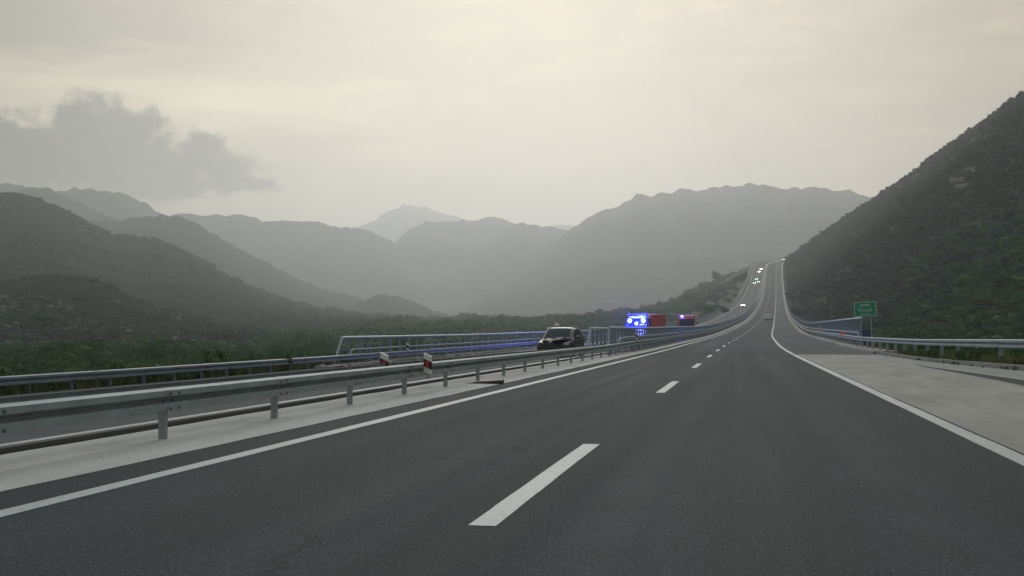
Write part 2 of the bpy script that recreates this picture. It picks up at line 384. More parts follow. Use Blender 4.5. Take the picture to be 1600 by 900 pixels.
# ------------------------------------------------------------------ pixel helper (turns what the photo shows into world positions)
Rv = np.array([math.cos(PS), math.sin(PS), 0.]); Fv = np.array([-math.sin(PS) * math.cos(TH), math.cos(PS) * math.cos(TH), math.sin(TH)]); Uv = np.cross(Rv, Fv)
def ray(px, py): return Fv * F + Rv * (px - 800) + Uv * (450 - py)
def at_r(px, py, r):
    d_ = ray(px, py); k = r / math.hypot(d_[0], d_[1]); return d_[0] * k, d_[1] * k, CAMH + d_[2] * k
def px_to_az(px):
    d_ = ray(px, 518); return math.atan2(d_[0], d_[1])

# ------------------------------------------------------------------ road alignment
def smooth_interp(x, xs, ys):
    g_ = np.arange(-60, 2600, 4.0); yy = np.interp(g_, xs, ys)
    k = np.hanning(33); k /= k.sum(); yp = np.pad(yy, 16, mode='edge'); yy = np.convolve(yp, k, 'valid')
    return np.interp(x, g_, yy)
DX = ([-60, 60, 93, 198, 282, 406, 542, 716, 805, 1017, 1114, 1180, 1240, 1300, 1400, 1500, 1700],
      [0, 0, 0.0, 1.75, 4.1, 7.5, 11.3, 16.2, 18.7, 24.4, 27.2, 29.2, 31.5, 36, 52, 78, 140])
ZR = ([-60, 60, 93, 198, 282, 406, 542, 716, 805, 1017, 1100, 1180, 1240, 1300, 1400, 1500, 1700],
      [0, 0.0, 0.05, 0.68, 2.2, 4.85, 9.75, 18.0, 24.1, 42.0, 53.0, 63.0, 68.6, 73.2, 82.0, 88.0, 92.0])
def dx(Y): return smooth_interp(Y, *DX)
def zr(Y):
    Y = np.asarray(Y, float); s = smooth_interp(Y, *ZR)
    return np.where(Y < 40, 0.0, np.where(Y < 110, s * np.clip((Y - 40) / 70, 0, 1), s))
def zk(Y): return np.interp(Y, [20, 30, 35, 45, 55, 70, 90, 130, 200], [0.34, 0.28, 0.23, 0.12, 0.04, 0.0, 0.0, 0.08, 0.1])
def zc(off, Y):
    off = np.asarray(off, float)
    return np.where(off < -7.82, 0.06 - 0.0455 * (-7.82 - off), np.where(off > 2.9, (off - 2.9) / 4.6 * zk(Y), 0.0))
def RP(off, Y, h=0.0):
    """road point: lateral offset, station, height above the road surface"""
    return (float(off + dx(Y)), float(Y), float(zr(Y) + zc(off, Y) + h))
ST = np.concatenate([np.arange(-14, 120, 1.0), np.arange(120, 400, 4.0), np.arange(400, 1560, 10.0)])
def stations(y0, y1): return np.concatenate([[y0], ST[(ST > y0 + 0.2) & (ST < y1 - 0.2)], [y1]])
def sweep(name, offs, y0, y1, m_, h=0.0, parent=None, hs=None, jit=None, abs_z=None):
    """offs: list of offsets (numbers or functions of Y); hs: heights above the surface per offset"""
    Ys = stations(y0, y1); P = np.zeros((len(Ys), len(offs), 3))
    for j, o_ in enumerate(offs):
        off = o_(Ys) if callable(o_) else np.full(len(Ys), float(o_))
        if jit and j in jit: off = off + np.interp(Ys, np.arange(-20, 1700, 0.9 if jit[j] > 0 else 2), rng.normal(0, abs(jit[j]), len(np.arange(-20, 1700, 0.9 if jit[j] > 0 else 2))))
        P[:, j, 0] = off + dx(Ys); P[:, j, 1] = Ys
        P[:, j, 2] = zr(Ys) + zc(off, Ys) + h + (hs[j] if hs else 0)
    return grid_obj(name, P, m_, parent, smooth=False)

# ------------------------------------------------------------------ the road
road = sweep('road', [-5.95, -4, -1.7, 0.5, 2.92], -14, 1540, M['asphalt'], 0.0)
tag(road, kind='structure')
lc = sweep('opposite_carriageway', [-7.84, -10, -13, -16, -19, -20.7], -14, 1540, M['asphalt_old'], 0.0); tag(lc, kind='structure')
mb = sweep('median_strip', [lambda Y: np.full(len(Y), -5.9), -6.4, -7.0, -7.66], -14, 1540, M['concrete_m'], 0.004, jit={0: 0.018, 3: 0.022}, hs=[0, 0.01, 0.012, 0.0]); tag(mb, kind='structure')
gp = sweep('median_gap', [-7.6, -7.80], -14, 1540, M['gap'], -0.03); tag(gp, kind='structure')
ed = sweep('carriageway_edge_slab', [-7.795, -7.80, -7.85], -14, 1540, M['concrete_d'], 0.0, hs=[-0.05, 0.052, -0.001]); tag(ed, kind='structure')
# painted markings: parts of the road
def strip_mark(name, o0, o1, y0, y1, parent, h=0.004):
    return sweep(name, [o0, o1], y0, y1, M['paint'], h, parent, jit={0: 0.004, 1: 0.004})
strip_mark('edge_line', -5.30, -5.10, -14, 1500, road)
strip_mark('edge_line', 2.66, 2.88, -14, 1500, road)
dm = MB(); y = -10.0
while y < 1240:
    n_ = 7
    for k in range(n_):
        ya, yb = y + 6 * k / n_, y + 6 * (k + 1) / n_
        j0 = random.uniform(-.004, .004)
        dm.add([RP(-1.815 + j0, ya, .004), RP(-1.625 + j0, ya, .004), RP(-1.625 + j0, yb, .004), RP(-1.815 + j0, yb, .004)], [(0, 1, 2, 3)])
    y += 18.0 if y < 200 else 18.0
dmo = dm.build('lane_marking', M['paint'], road)
strip_mark('edge_line', -7.855, -8.10, -14, 1500, lc, 0.004)
strip_mark('edge_line', -17.6, -17.8, -14, 1500, lc)
dm = MB(); y = -6.0
while y < 1240:
    dm.add([RP(-12.9, y, .004), RP(-12.7, y, .004), RP(-12.7, y + 6, .004), RP(-12.9, y + 6, .004)], [(0, 1, 2, 3)]); y += 18
dm.build('lane_marking', M['paint'], lc)
# right side: concrete apron, asphalt gutter strip, hard shoulder past it
ap = sweep('concrete_apron', [2.92, 4.2, lambda Y: np.interp(Y, [26, 44, 47], [5.65, 6.05, 6.2])], -14, 70, M['concrete'], 0.003); tag(ap, kind='structure')
gt = sweep('gutter_strip', [lambda Y: np.interp(Y, [26, 44, 47], [5.65, 6.05, 6.19]), 6.2], -14, 47, M['asphalt_dark'], 0.001); tag(gt, kind='structure')
a2 = sweep('outer_pavement', [6.2, 7.5], -14, 70, M['concrete_b'], 0.003); tag(a2, kind='structure')
sh = sweep('hard_shoulder', [2.92, 4.5, 7.4], 70, 1540, M['asphalt_old'], 0.0); tag(sh, kind='structure')
# lips of pale mortar along the gutter
lp = sweep('gutter_edge', [lambda Y: np.interp(Y, [26, 44, 47], [5.62, 6.02, 6.17]), lambda Y: np.interp(Y, [26, 44, 47], [5.66, 6.06, 6.2])], -14, 46, M['concrete_b'], 0.006); tag(lp, kind='structure')
ej = sweep('bridge_joint', [-5.9, -2, 2.9], 69.2, 69.75, M['asphalt_dark'], 0.006); tag(ej, kind='structure')
ej = sweep('bridge_joint', [2.93, 5.0, 7.28], 70.0, 70.5, M['gap'], 0.006); tag(ej, kind='structure')
# kerbs
def kerb(name, o0, o1, y0, y1, top, m_, lab, step=2.0, jit=0.012):
    b = MB(); y_ = y0
    while y_ < y1 - 0.1:
        ye = min(y_ + step, y1); j = random.uniform(-jit, jit); jz = random.uniform(-jit, jit) * 0.6
        a_ = [RP(o0 + j, y_ + .01, -.05), RP(o0 + j + .02, y_ + .01, top + jz), RP(o1, y_ + .01, top + jz), RP(o1, y_ + .01, -.4)]
        c_ = [RP(o0 + j, ye - .01, -.05), RP(o0 + j + .02, ye - .01, top + jz), RP(o1, ye - .01, top + jz), RP(o1, ye - .01, -.4)]
        b.add(a_ + c_, [(0, 1, 5, 4), (1, 2, 6, 5), (2, 3, 7, 6), (0, 3, 2, 1), (4, 5, 6, 7)]); y_ = ye
        if y_ > 200: step = 10
    o = b.build(name, m_); tag(o, lab, 'kerb'); return o
kerb('kerb', 7.5, 7.82, -14, 73, 0.13, M['concrete_d'], 'dull concrete kerb between the pale apron and the weeds under the near guardrail')
kerb('kerb', 7.3, 8.75, 73, 1300, 0.16, M['concrete'], 'broad pale concrete kerb beside the hard shoulder under the railing below the green sign', 3.0, 0.03)
kerb('kerb', -21.4, -20.35, 58, 1300, 0.12, M['concrete'], 'uneven pale concrete kerb under the far railing beyond the opposite carriageway', 2.2, 0.06)  # uneven blocks: shade between the railing posts put into the shape
kerb('kerb', -7.62, -6.6, 76, 1200, 0.05, M['concrete_d'], 'low concrete kerb under the central railing', 3.0, 0.02)
# loose stones and mortar lumps lying along the far kerb
rb = MB()
def lump(b, c_, s_):
    bm = bmesh.new(); bmesh.ops.create_icosphere(bm, subdivisions=1, radius=1.0)
    ph = random.random() * 9
    for v_ in bm.verts:
        k = 1 + 0.3 * math.sin(v_.co.x * 3 + ph) * math.cos(v_.co.y * 4 + ph) + random.uniform(-.12, .12)
        v_.co = Vector((v_.co.x * s_[0] * k + c_[0], v_.co.y * s_[1] * k + c_[1], v_.co.z * s_[2] * k + c_[2]))
    bm.verts.index_update(); b.add([v_.co for v_ in bm.verts], [[v_.index for v_ in f.verts] for f in bm.faces]); bm.free()
for i in range(150):
    Y = 57 + 75 * random.random() ** 1.3; lump(rb, RP(-20.3 + random.uniform(-.35, .3), Y, .03), (random.uniform(.1, .3), random.uniform(.15, .5), random.uniform(.06, .16)))
tag(rb.build('rubble', M['concrete'], smooth=False), 'pale stones and mortar rubble strewn along the far kerb', 'rubble', kind='stuff')

# viaduct structure under both carriageways
vd = empty('viaduct', (0, 68, -3)); tag(vd, 'long concrete viaduct carrying the motorway across the wooded valley', 'viaduct')
def vd_sweep(name, o0, o1):
    Ys = stations(68, 560); sec = [(o0, -.06), (o0, -.9), (o0 + 2.2, -1.3), (o0 + 3, -2.6), (o1 - 3, -2.6), (o1 - 2.2, -1.3), (o1, -.9), (o1, -.06)]
    P = np.zeros((len(Ys), len(sec) + 1, 3))
    for j, (o_, h_) in enumerate(sec + [sec[0]]):
        P[:, j, 0] = o_ + dx(Ys); P[:, j, 1] = Ys - 68; P[:, j, 2] = zr(Ys) + np.minimum(0, zc(o_, Ys)) + h_ + 3
    return grid_obj(name, P, M['concrete_d'], vd, smooth=False)
vd_sweep('deck', -21.5, -7.9); vd_sweep('deck', -7.6, 8.8)
for Yp in (100, 140, 180, 220, 260, 300, 340, 380, 430, 480):
    for o_ in (-14.6, 0.6):
        x_, y_, z_ = RP(o_, Yp); MB().box((x_, Yp - 68, (z_ - 3.0 - 14) / 2 + 3), (5.5, 1.8, z_ + 11), bevel=.15).build('pier', M['concrete_d'], vd)

# ------------------------------------------------------------------ terrain
def sst(x, a, b):
    t_ = np.clip((x - a) / (b - a), 0, 1); return t_ * t_ * (3 - 2 * t_)
def vnoise(x, y, seed=0):
    """smooth value noise, vectorised"""
    xi = np.floor(x); yi = np.floor(y); fx_ = x - xi; fy_ = y - yi
    def h(a, b):
        s = np.sin(a * 127.1 + b * 311.7 + seed * 74.7) * 43758.5453; return s - np.floor(s)
    ux = fx_ * fx_ * (3 - 2 * fx_); uy = fy_ * fy_ * (3 - 2 * fy_)
    return (h(xi, yi) * (1 - ux) + h(xi + 1, yi) * ux) * (1 - uy) + (h(xi, yi + 1) * (1 - ux) + h(xi + 1, yi + 1) * ux) * uy - 0.5
def fbm(x, y, o=4, seed=0, ridged=False):
    s = 0; a = 1.0; f_ = 1.0
    for k in range(o):
        n_ = vnoise(x * f_, y * f_, seed + k)
        if ridged: n_ = 0.5 - 2 * np.abs(n_)
        s = s + a * n_; a *= 0.5; f_ *= 2.03
    return s

RH = [(1222, 413, 1320, 900), (1232, 404, 1290, 640), (1260, 382, 1230, 480), (1300, 354, 1150, 360), (1330, 334, 1110, 330), (1356, 313, 1080, 310), (1385, 292, 1040, 300),
      (1410, 272, 1010, 290), (1440, 249, 980, 285), (1455, 232, 965, 280), (1480, 214, 940, 275), (1520, 187, 905, 270), (1560, 164, 870, 262), (1600, 137, 840, 255),
      (1700, 80, 780, 240), (1850, 10, 700, 220), (2100, -80, 620, 200), (2800, -260, 520, 180)]
rh_az = np.array([px_to_az(p[0]) for p in RH]); rh_cd = np.array([p[2] for p in RH]); rh_fd = np.array([p[3] for p in RH])
rh_cz = np.array([at_r(p[0], p[1], p[2])[2] for p in RH])
LP = [(1190, 0), (1175, 0)]
def natural(X, Y):
    r = np.hypot(X, Y); a = np.arctan2(X, Y)
    z = -7 + 20 * sst(r, 250, 1700)
    near_r = sst(X - 0.0, 4, 30) * (1 - sst(r, 160, 420)); z = z + near_r * 4.5
    z = z + 0.9 * fbm(X / 28, Y / 28, 3, 5) * sst(r, 25, 120)
    # slope left of the road, ahead
    prof = np.interp(X, [-420, -260, -160, -113, -86, -54, -27, -5, 8, 20, 40], [0, 8, 13, 16.5, 20, 26, 36, 46, 52, 58, 62]) - 3
    g_ = np.clip((Y - 470) / (1050 - 470), 0, 1) ** 1.25
    hl = z + np.maximum(prof - z, 0) * g_ + (2.2 * fbm(X / 22, Y / 40, 4, 9)) * g_
    z = np.where(Y > 470, np.maximum(z, hl), z)
    # hill on the right
    cdist = np.interp(a, rh_az, rh_cd); fd = np.interp(a, rh_az, rh_fd); cz = np.interp(a, rh_az, rh_cz)
    t_ = np.clip((r - fd) / (cdist - fd), 0, 2.2)
    tt = np.where(t_ < 1, t_ * (1.12 - 0.12 * t_), 1 - 0.35 * (t_ - 1))
    nz_ = fbm(X / 90, Y / 90, 5, 3, True) * 15 * np.minimum(t_, 1) * (1 - 0.95 * sst(t_, 0.72, 0.98)) + fbm(X / 14, Y / 14, 3, 4) * 1.4 * np.minimum(t_ * 4, 1)
    hz = z + (cz - z) * tt + np.where(t_ > 0, nz_, 0)
    gate = (a > rh_az[0]) & (a < 1.45) & (t_ > 0)
    return np.where(gate, np.maximum(z, hz), z)
def ground_z(X, Y):
    nat = natural(X, Y)
    tq = X - dx(Y); zrd = zr(Y)
    z_edge = zrd + np.where(tq < -8, 0.06 - 0.0455 * (np.minimum(-tq, 20.9) - 7.82), np.where(tq > 2.9, zk(Y), 0)) - np.where(tq > 7.8, 0.0, 0.12) - np.where(tq < -20.6, -0.07, 0.0)
    dist = np.maximum(0, np.maximum(-22.0 - tq, tq - 9.0))
    over = np.where((Y > 66) & (Y < 560), np.minimum(np.abs(Y - 66), np.abs(560 - Y)), 0.0)
    fill = z_edge - dist * 0.5 - over * 0.5
    cut = z_edge + dist * 0.85
    z = np.where(nat < z_edge, np.maximum(nat, fill), np.minimum(nat, cut))
    z = np.where((Y > 66) & (Y < 560) & (dist <= 0.0), np.minimum(z, z_edge - 0.5 - np.minimum(over, 6) * .5), z)
    return np.where(Y < -30, np.minimum(nat, np.where(nat < z_edge, np.maximum(nat, fill), nat)), z)

azs = np.unique(np.concatenate([np.linspace(-math.pi, -0.75, 60), np.linspace(-0.75, -0.06, 330), np.linspace(-0.06, 0.10, 260), np.linspace(0.10, 0.62, 220), np.linspace(0.62, math.pi, 60)]))
rs = np.unique(np.concatenate([[0.5, 3], np.linspace(6, 60, 60), np.geomspace(60, 2000, 330), np.geomspace(2000, 9500, 14)]))
AA, RR = np.meshgrid(azs, rs); X = RR * np.sin(AA); Y = RR * np.cos(AA)
Z = ground_z(X, Y); tq = X - dx(Y)
Z = np.where((tq > -20.9) & (tq < 8.2) & ~((Y > 66) & (Y < 560)) & (Y > -30), Z - 0.25, Z)
P = np.stack([X, Y, Z], -1)
Xc = (X[:-1, :-1] + X[1:, 1:]) / 2; Yc = (Y[:-1, :-1] + Y[1:, 1:]) / 2; tqc = Xc - dx(Yc)
mi = np.zeros(Xc.shape, int)
mi[(Yc > 560) & (tqc < -20) & (tqc > -48 + 6 * vnoise(Xc / 9, Yc / 9))] = 1
mi[(np.hypot(Xc, Yc) > 240) & (tqc > 9)] = 2
g0 = grid_obj('ground', P, [M['ground'], M['cut'], M['hill']], mi=mi); tag(g0, kind='structure')

# mountains: each range is a relief of its own at its own distance
class Range:
    def __init__(s, pts, D, depth, foot, rough=1.0, seed=0, zfoot=6, m_='mount', name='mountain'):
        s.az = np.array([px_to_az(p[0]) for p in pts]); s.cz = np.array([at_r(p[0], p[1], D)[2] for p in pts])
        s.D = D; s.depth = depth; s.foot = foot; s.rough = rough; s.seed = seed; s.zf = zfoot; s.m = m_; s.name = name
    def z(s, a, r):
        cz = np.interp(a, s.az, s.cz); hgt = np.maximum(cz - s.zf, 0)
        t_ = (r - s.foot) / (s.D - s.foot); X = r * np.sin(a); Y = r * np.cos(a)
        front = s.zf + hgt * np.clip(t_, 0, 1) ** 1.15; back = cz - hgt * 0.8 * np.clip((r - s.D) / s.depth, 0, 1)
        z_ = np.where(r < s.D, front, back)
        amp = hgt * 0.16 * s.rough; L = s.D / 9.0
        env = np.clip(t_, 0, 1) * (1 - 0.93 * np.exp(-((r - s.D) / (0.10 * s.D)) ** 2))
        n_ = fbm(X / L, Y / L, 6, s.seed, True) - 0.1
        # spurs running down from the crest
        sp_ = np.abs(vnoise(a * 38 + 0.6 * vnoise(r / L, a * 9, 3), r / (s.D * 1.4), s.seed + 7)) * 2 - 0.5
        sil = fbm(a * s.D / (s.D * 0.006), r * 0 + s.seed, 4, s.seed + 2) * s.D * 0.0026
        return z_ + amp * (n_ + 0.4 * sp_) * env + sil * np.exp(-((r - s.D) / (0.07 * s.D)) ** 2)
    def build(s):
        a = np.linspace(s.az[0], s.az[-1], int((s.az[-1] - s.az[0]) / 0.0016) + 2)
        r = np.unique(np.concatenate([np.linspace(s.foot, s.D, 75), np.linspace(s.D, s.D + s.depth, 22)]))
        AA, RR = np.meshgrid(a, r); Z = s.z(AA, RR)
        o = grid_obj(s.name, np.stack([RR * np.sin(AA), RR * np.cos(AA), Z], -1), M[s.m]); tag(o, kind='structure'); return o
RG = dict(
 knoll=Range([(-500, 455), (-250, 440), (-60, 446), (0, 441), (60, 434), (100, 430), (140, 438), (200, 464), (260, 486), (330, 505), (420, 516)], 800, 300, 470, 1.2, 11, -3, 'hill', 'hills'),
 l1=Range([(-700, 250), (-400, 230), (-200, 262), (-60, 290), (0, 298), (35, 303), (80, 320), (130, 345), (175, 366), (215, 371), (250, 376), (300, 398), (350, 428), (420, 461), (500, 482), (560, 490), (660, 500)], 1650, 700, 800, 1.0, 21, 4, 'hill', 'hills'),
 l1b=Range([(380, 492), (430, 478), (460, 470), (495, 464), (530, 474), (545, 477), (575, 466), (600, 459), (625, 463), (660, 478), (690, 490), (730, 502)], 2100, 400, 1500, 0.7, 31, 10, 'hill', 'hills'),
 l2=Range([(-500, 330), (0, 330), (120, 345), (160, 346), (185, 343), (230, 338), (265, 336), (300, 346), (340, 368), (400, 402), (450, 430), (500, 450), (560, 466), (640, 488), (740, 502)], 2500, 900, 1500, 1.0, 41, 8),
 l3=Range([(-300, 330), (0, 303), (40, 296), (60, 292), (80, 297), (130, 320), (180, 343), (240, 372), (330, 420), (420, 460)], 3200, 900, 2300, 1.0, 51, 10),
 l4=Range([(-700, 280), (-300, 270), (-100, 285), (0, 284), (30, 290), (60, 303), (85, 300), (130, 294), (160, 299), (190, 298), (225, 318), (255, 336), (300, 360), (400, 420), (500, 470)], 4000, 1200, 2900, 1.0, 61, 10),
 l5=Range([(60, 400), (150, 360), (240, 340), (280, 336), (310, 337), (350, 337), (375, 333), (400, 344), (425, 346), (465, 345), (500, 347), (530, 358), (555, 355), (580, 362), (630, 388), (700, 432), (760, 466), (840, 495)], 4300, 1200, 3000, 0.9, 71, 10),
 l6=Range([(440, 430), (520, 380), (560, 356), (590, 339), (620, 324), (640, 322), (660, 324), (700, 334), (740, 344), (800, 352), (850, 356), (880, 350), (900, 353), (980, 380), (1100, 420)], 7300, 600, 6200, 0.6, 81, 20),
 l7=Range([(500, 470), (560, 425), (600, 393), (625, 370), (645, 355), (665, 346), (700, 345), (720, 345), (750, 344), (775, 338), (800, 347), (850, 375), (1000, 430), (1100, 470)], 4700, 900, 3300, 0.9, 91, 10),
 l8=Range([(600, 490), (680, 440), (740, 395), (780, 366), (800, 352), (820, 347), (850, 353), (880, 358), (920, 370), (1000, 400), (1100, 440)], 4200, 700, 2800, 0.9, 101, 10),
 l9=Range([(640, 500), (740, 462), (800, 425), (850, 388), (890, 360), (920, 341), (945, 326), (970, 321), (998, 305), (1020, 306), (1050, 301), (1065, 294), (1095, 297), (1120, 291), (1150, 290), (1177, 284), (1200, 291), (1222, 295), (1250, 294), (1275, 293), (1300, 297), (1330, 298), (1355, 307), (1400, 325), (1600, 300), (2000, 280), (2500, 300)], 3700, 1300, 2000, 1.0, 111, 8),
)
for k_ in RG: RG[k_].build()

# ------------------------------------------------------------------ vegetation templates
def leafy(name, n_leaf, size, blobs_, m_, core=0.72, seed=0):
    rg = np.random.default_rng(seed); V = []; Fc = []
    for (cx, cy, cz, rx, rz) in blobs_:
        bm = bmesh.new(); bmesh.ops.create_icosphere(bm, subdivisions=2, radius=1.0)
        for v_ in bm.verts:
            k = core * (1 + 0.35 * float(vnoise(np.array(v_.co.x * 2.3 + cx), np.array(v_.co.y * 2.3 + v_.co.z * 3), seed)))
            v_.co = Vector((v_.co.x * rx * k + cx, v_.co.y * rx * k + cy, v_.co.z * rz * k + cz))
        bm.verts.index_update(); o = len(V); V += [tuple(v_.co) for v_ in bm.verts]; Fc += [tuple(v_.index + o for v_ in f.verts) for f in bm.faces]; bm.free()
    nb = len(blobs_)
    for i in range(n_leaf):
        cx, cy, cz, rx, rz = blobs_[i % nb]
        d_ = rg.normal(size=3); d_ /= np.linalg.norm(d_)
        if d_[2] < -0.5: d_[2] *= -1
        k = rg.uniform(0.72, 1.12); c_ = np.array([cx + d_[0] * rx * k, cy + d_[1] * rx * k, cz + d_[2] * rz * k])
        nrm = d_ + rg.normal(size=3) * 0.6; nrm /= np.linalg.norm(nrm)
        a_ = np.cross(nrm, rg.normal(size=3)); a_ /= np.linalg.norm(a_) + 1e-6; b_ = np.cross(nrm, a_)
        s_ = size * rg.uniform(0.6, 1.4); o = len(V)
        V += [tuple(c_ + a_ * s_), tuple(c_ + b_ * s_ * .6 + nrm * s_ * .2), tuple(c_ - a_ * s_), tuple(c_ - b_ * s_ * .6 + nrm * s_ * .15)]; Fc += [(o, o + 1, o + 2, o + 3)]
    me = bpy.data.meshes.new(name); me.from_pydata(V, [], Fc); me.materials.append(m_); me.update()
    return me
def rand_blobs(k, seed, flat=0.8, spread=0.55):
    rg = np.random.default_rng(seed); L = [(0, 0, 0.5, 0.62, 0.5 * flat)]
    for i in range(k):
        a_ = rg.uniform(0, 6.28); r_ = rg.uniform(0.2, spread); L.append((r_ * math.cos(a_), r_ * math.sin(a_), rg.uniform(0.3, 0.8) * flat, rg.uniform(0.25, 0.45), rg.uniform(0.22, 0.36)))
    return L
def gn_scatter(name, pts, scl, templates, kindlabel, cat, zs=None):
    """one 'stuff' object: points + geometry nodes instancing of leafy crowns"""
    n_ = len(pts); me = bpy.data.meshes.new(name); me.vertices.add(n_); me.vertices.foreach_set('co', np.asarray(pts, np.float32).reshape(-1))
    a_ = me.attributes.new('scl', 'FLOAT_VECTOR', 'POINT'); a_.data.foreach_set('vector', np.asarray(scl, np.float32).reshape(-1))
    b_ = me.attributes.new('rot', 'FLOAT_VECTOR', 'POINT'); rt = np.zeros((n_, 3), np.float32); rt[:, 2] = rng.uniform(0, 6.28, n_); rt[:, :2] = rng.normal(0, .08, (n_, 2)); b_.data.foreach_set('vector', rt.reshape(-1))
    c_ = me.attributes.new('pick', 'INT', 'POINT'); c_.data.foreach_set('value', rng.integers(0, len(templates), n_).astype(np.int32))
    o = bpy.data.objects.new(name, me); COL.objects.link(o)
    ng = bpy.data.node_groups.new(name, 'GeometryNodeTree')
    ng.interface.new_socket('Geometry', in_out='INPUT', socket_type='NodeSocketGeometry'); ng.interface.new_socket('Geometry', in_out='OUTPUT', socket_type='NodeSocketGeometry')
    N = ng.nodes; Lk = ng.links; gi = N.new('NodeGroupInput'); go = N.new('NodeGroupOutput')
    mp = N.new('GeometryNodeMeshToPoints'); Lk.new(gi.outputs[0], mp.inputs[0])
    iop = N.new('GeometryNodeInstanceOnPoints'); Lk.new(mp.outputs[0], iop.inputs['Points'])
    g2i = N.new('GeometryNodeGeometryToInstance')
    for tm in reversed(templates):
        oi = N.new('GeometryNodeObjectInfo'); oi.inputs['Object'].default_value = tm; oi.inputs['As Instance'].default_value = True
        Lk.new(oi.outputs['Geometry'], g2i.inputs[0])
    Lk.new(g2i.outputs[0], iop.inputs['Instance']); iop.inputs['Pick Instance'].default_value = True
    def attr(nm, dt):
        q_ = N.new('GeometryNodeInputNamedAttribute'); q_.data_type = dt; q_.inputs[0].default_value = nm; return q_.outputs[0]
    Lk.new(attr('pick', 'INT'), iop.inputs['Instance Index']); Lk.new(attr('scl', 'FLOAT_VECTOR'), iop.inputs['Scale'])
    e2r = N.new('FunctionNodeEulerToRotation'); Lk.new(attr('rot', 'FLOAT_VECTOR'), e2r.inputs[0]); Lk.new(e2r.outputs[0], iop.inputs['Rotation'])
    Lk.new(iop.outputs[0], go.inputs[0])
    md = o.modifiers.new('scatter', 'NODES'); md.node_group = ng
    tag(o, kindlabel, cat, kind='stuff'); return o
def template(me):
    return bpy.data.objects.new(me.name, me)      # never linked to the scene itself; only the scattered growth shows it
T_near = [template(leafy('tree_crown_%s' % 'abcd'[i], 3800, 0.034, rand_blobs(14, 20 + i, 1.0, .62), M['fol'], .8, i)) for i in range(4)]
T_mid = [template(leafy('scrub_crown_%s' % 'abcd'[i], 420, 0.09, rand_blobs(6, 40 + i, .9), M['folr'], .8, i + 9)) for i in range(4)]
T_midf = [template(leafy('wood_crown_%s' % 'abcd'[i], 420, 0.09, rand_blobs(6, 60 + i, .9), M['fol'], .8, i + 19)) for i in range(4)]

def polar_points(a0_, a1_, r0, r1, spacing, power=1.0):
    """jittered points whose spacing grows with distance"""
    out_ = []; r = r0
    while r < r1:
        sp_ = spacing(r); n_ = max(1, int((a1_ - a0_) * r / sp_)); aa = np.linspace(a0_, a1_, n_) + rng.uniform(-.5, .5, n_) * (a1_ - a0_) / n_
        rr = r + rng.uniform(-.5, .5, n_) * sp_; out_.append(np.stack([aa, rr], -1)); r += sp_
    return np.concatenate(out_)
def place(pts, hfun, keep=None):
    a_, r_ = pts[:, 0], pts[:, 1]; X = r_ * np.sin(a_); Y = r_ * np.cos(a_)
    k = keep(X, Y) if keep is not None else np.ones(len(X), bool)
    X, Y = X[k], Y[k]; return X, Y, hfun(X, Y)
off_road = lambda X, Y: (X - dx(Y) < -23.5) | (X - dx(Y) > 10.2)
def scl_of(n_, base, var=0.3, flat=1.0):
    s = base * rng.lognormal(0, var, n_); return np.stack([s * rng.uniform(.85, 1.2, n_), s * rng.uniform(.85, 1.2, n_), s * flat * rng.uniform(.8, 1.25, n_)], -1)

# near woods either side
def scatter(name, a0_, a1_, r0, r1, spc, tmpl, size, lab, cat, keep=None, hf=ground_z, sink=0.12, flat=1.0, var=.3, dens=None):
    p = polar_points(px_to_az(a0_), px_to_az(a1_), r0, r1, spc)
    X, Y, Zt = place(p, hf, keep)
    r_ = np.hypot(X, Y); sz = (size(r_) if callable(size) else size) * np.ones(len(X))
    if dens is not None:
        k = rng.random(len(X)) < dens(X, Y); X, Y, Zt, sz = X[k], Y[k], Zt[k], sz[k]
    s = scl_of(len(X), 1.0, var, flat) * sz[:, None]
    return gn_scatter(name, np.stack([X, Y, Zt - sink * sz], -1), s, tmpl, lab, cat)
lowleft = lambda X, Y: off_road(X, Y) & ~((Y > 560) & (X - dx(Y) > -50))
def flat_left(X, Y): return lowleft(X, Y) & (X < 5 + dx(Y)) & ((X - dx(Y) < -31) | (Y > 120))
scatter('woodland', -120, 1180, 34, 300, lambda r: 1.7 + r * 0.006, T_near, lambda r: 1.35 + np.minimum(r, 250) * .006, 'dense green maquis wood on the low ground left of the motorway', 'woodland', flat_left, flat=.95)
scatter('woodland', -120, 1180, 300, 1650, lambda r: 3.0 + (r - 300) * 0.005, T_midf, lambda r: 2.3 + r * .0016, 'far wood spreading over the valley floor to the hills', 'woodland', flat_left, flat=.85)
right_k = lambda X, Y: (X - dx(Y) > 11.2)
scatter('woodland', 1200, 1800, 58, 260, lambda r: 1.7 + r * 0.005, T_near, lambda r: 1.2 + np.minimum(r, 200) * .004, 'green maquis wood behind the near right guardrail', 'woodland', right_k, flat=.95)
gapn = lambda X, Y: 0.80 + 0.75 * (fbm(X / 40, Y / 40, 4, 77) + 0.2)
scatter('hillside_scrub', 1215, 1800, 240, 430, lambda r: 2.0, T_midf, lambda r: 1.5, 'greener scrub at the foot of the steep right hill', 'scrub', right_k, flat=.85, var=.38, dens=lambda X, Y: 1.15 - sst(np.hypot(X, Y) + 90 * fbm(X / 45, Y / 45, 3, 8), 290, 425))
scatter('hillside_scrub', 1215, 1800, 320, 1330, lambda r: 1.9 + (r - 250) * 0.0012, T_mid, lambda r: 1.1 + r * .0005, 'dark scrub covering the steep hill right of the motorway', 'scrub', right_k, flat=.8, var=.38, dens=gapn)
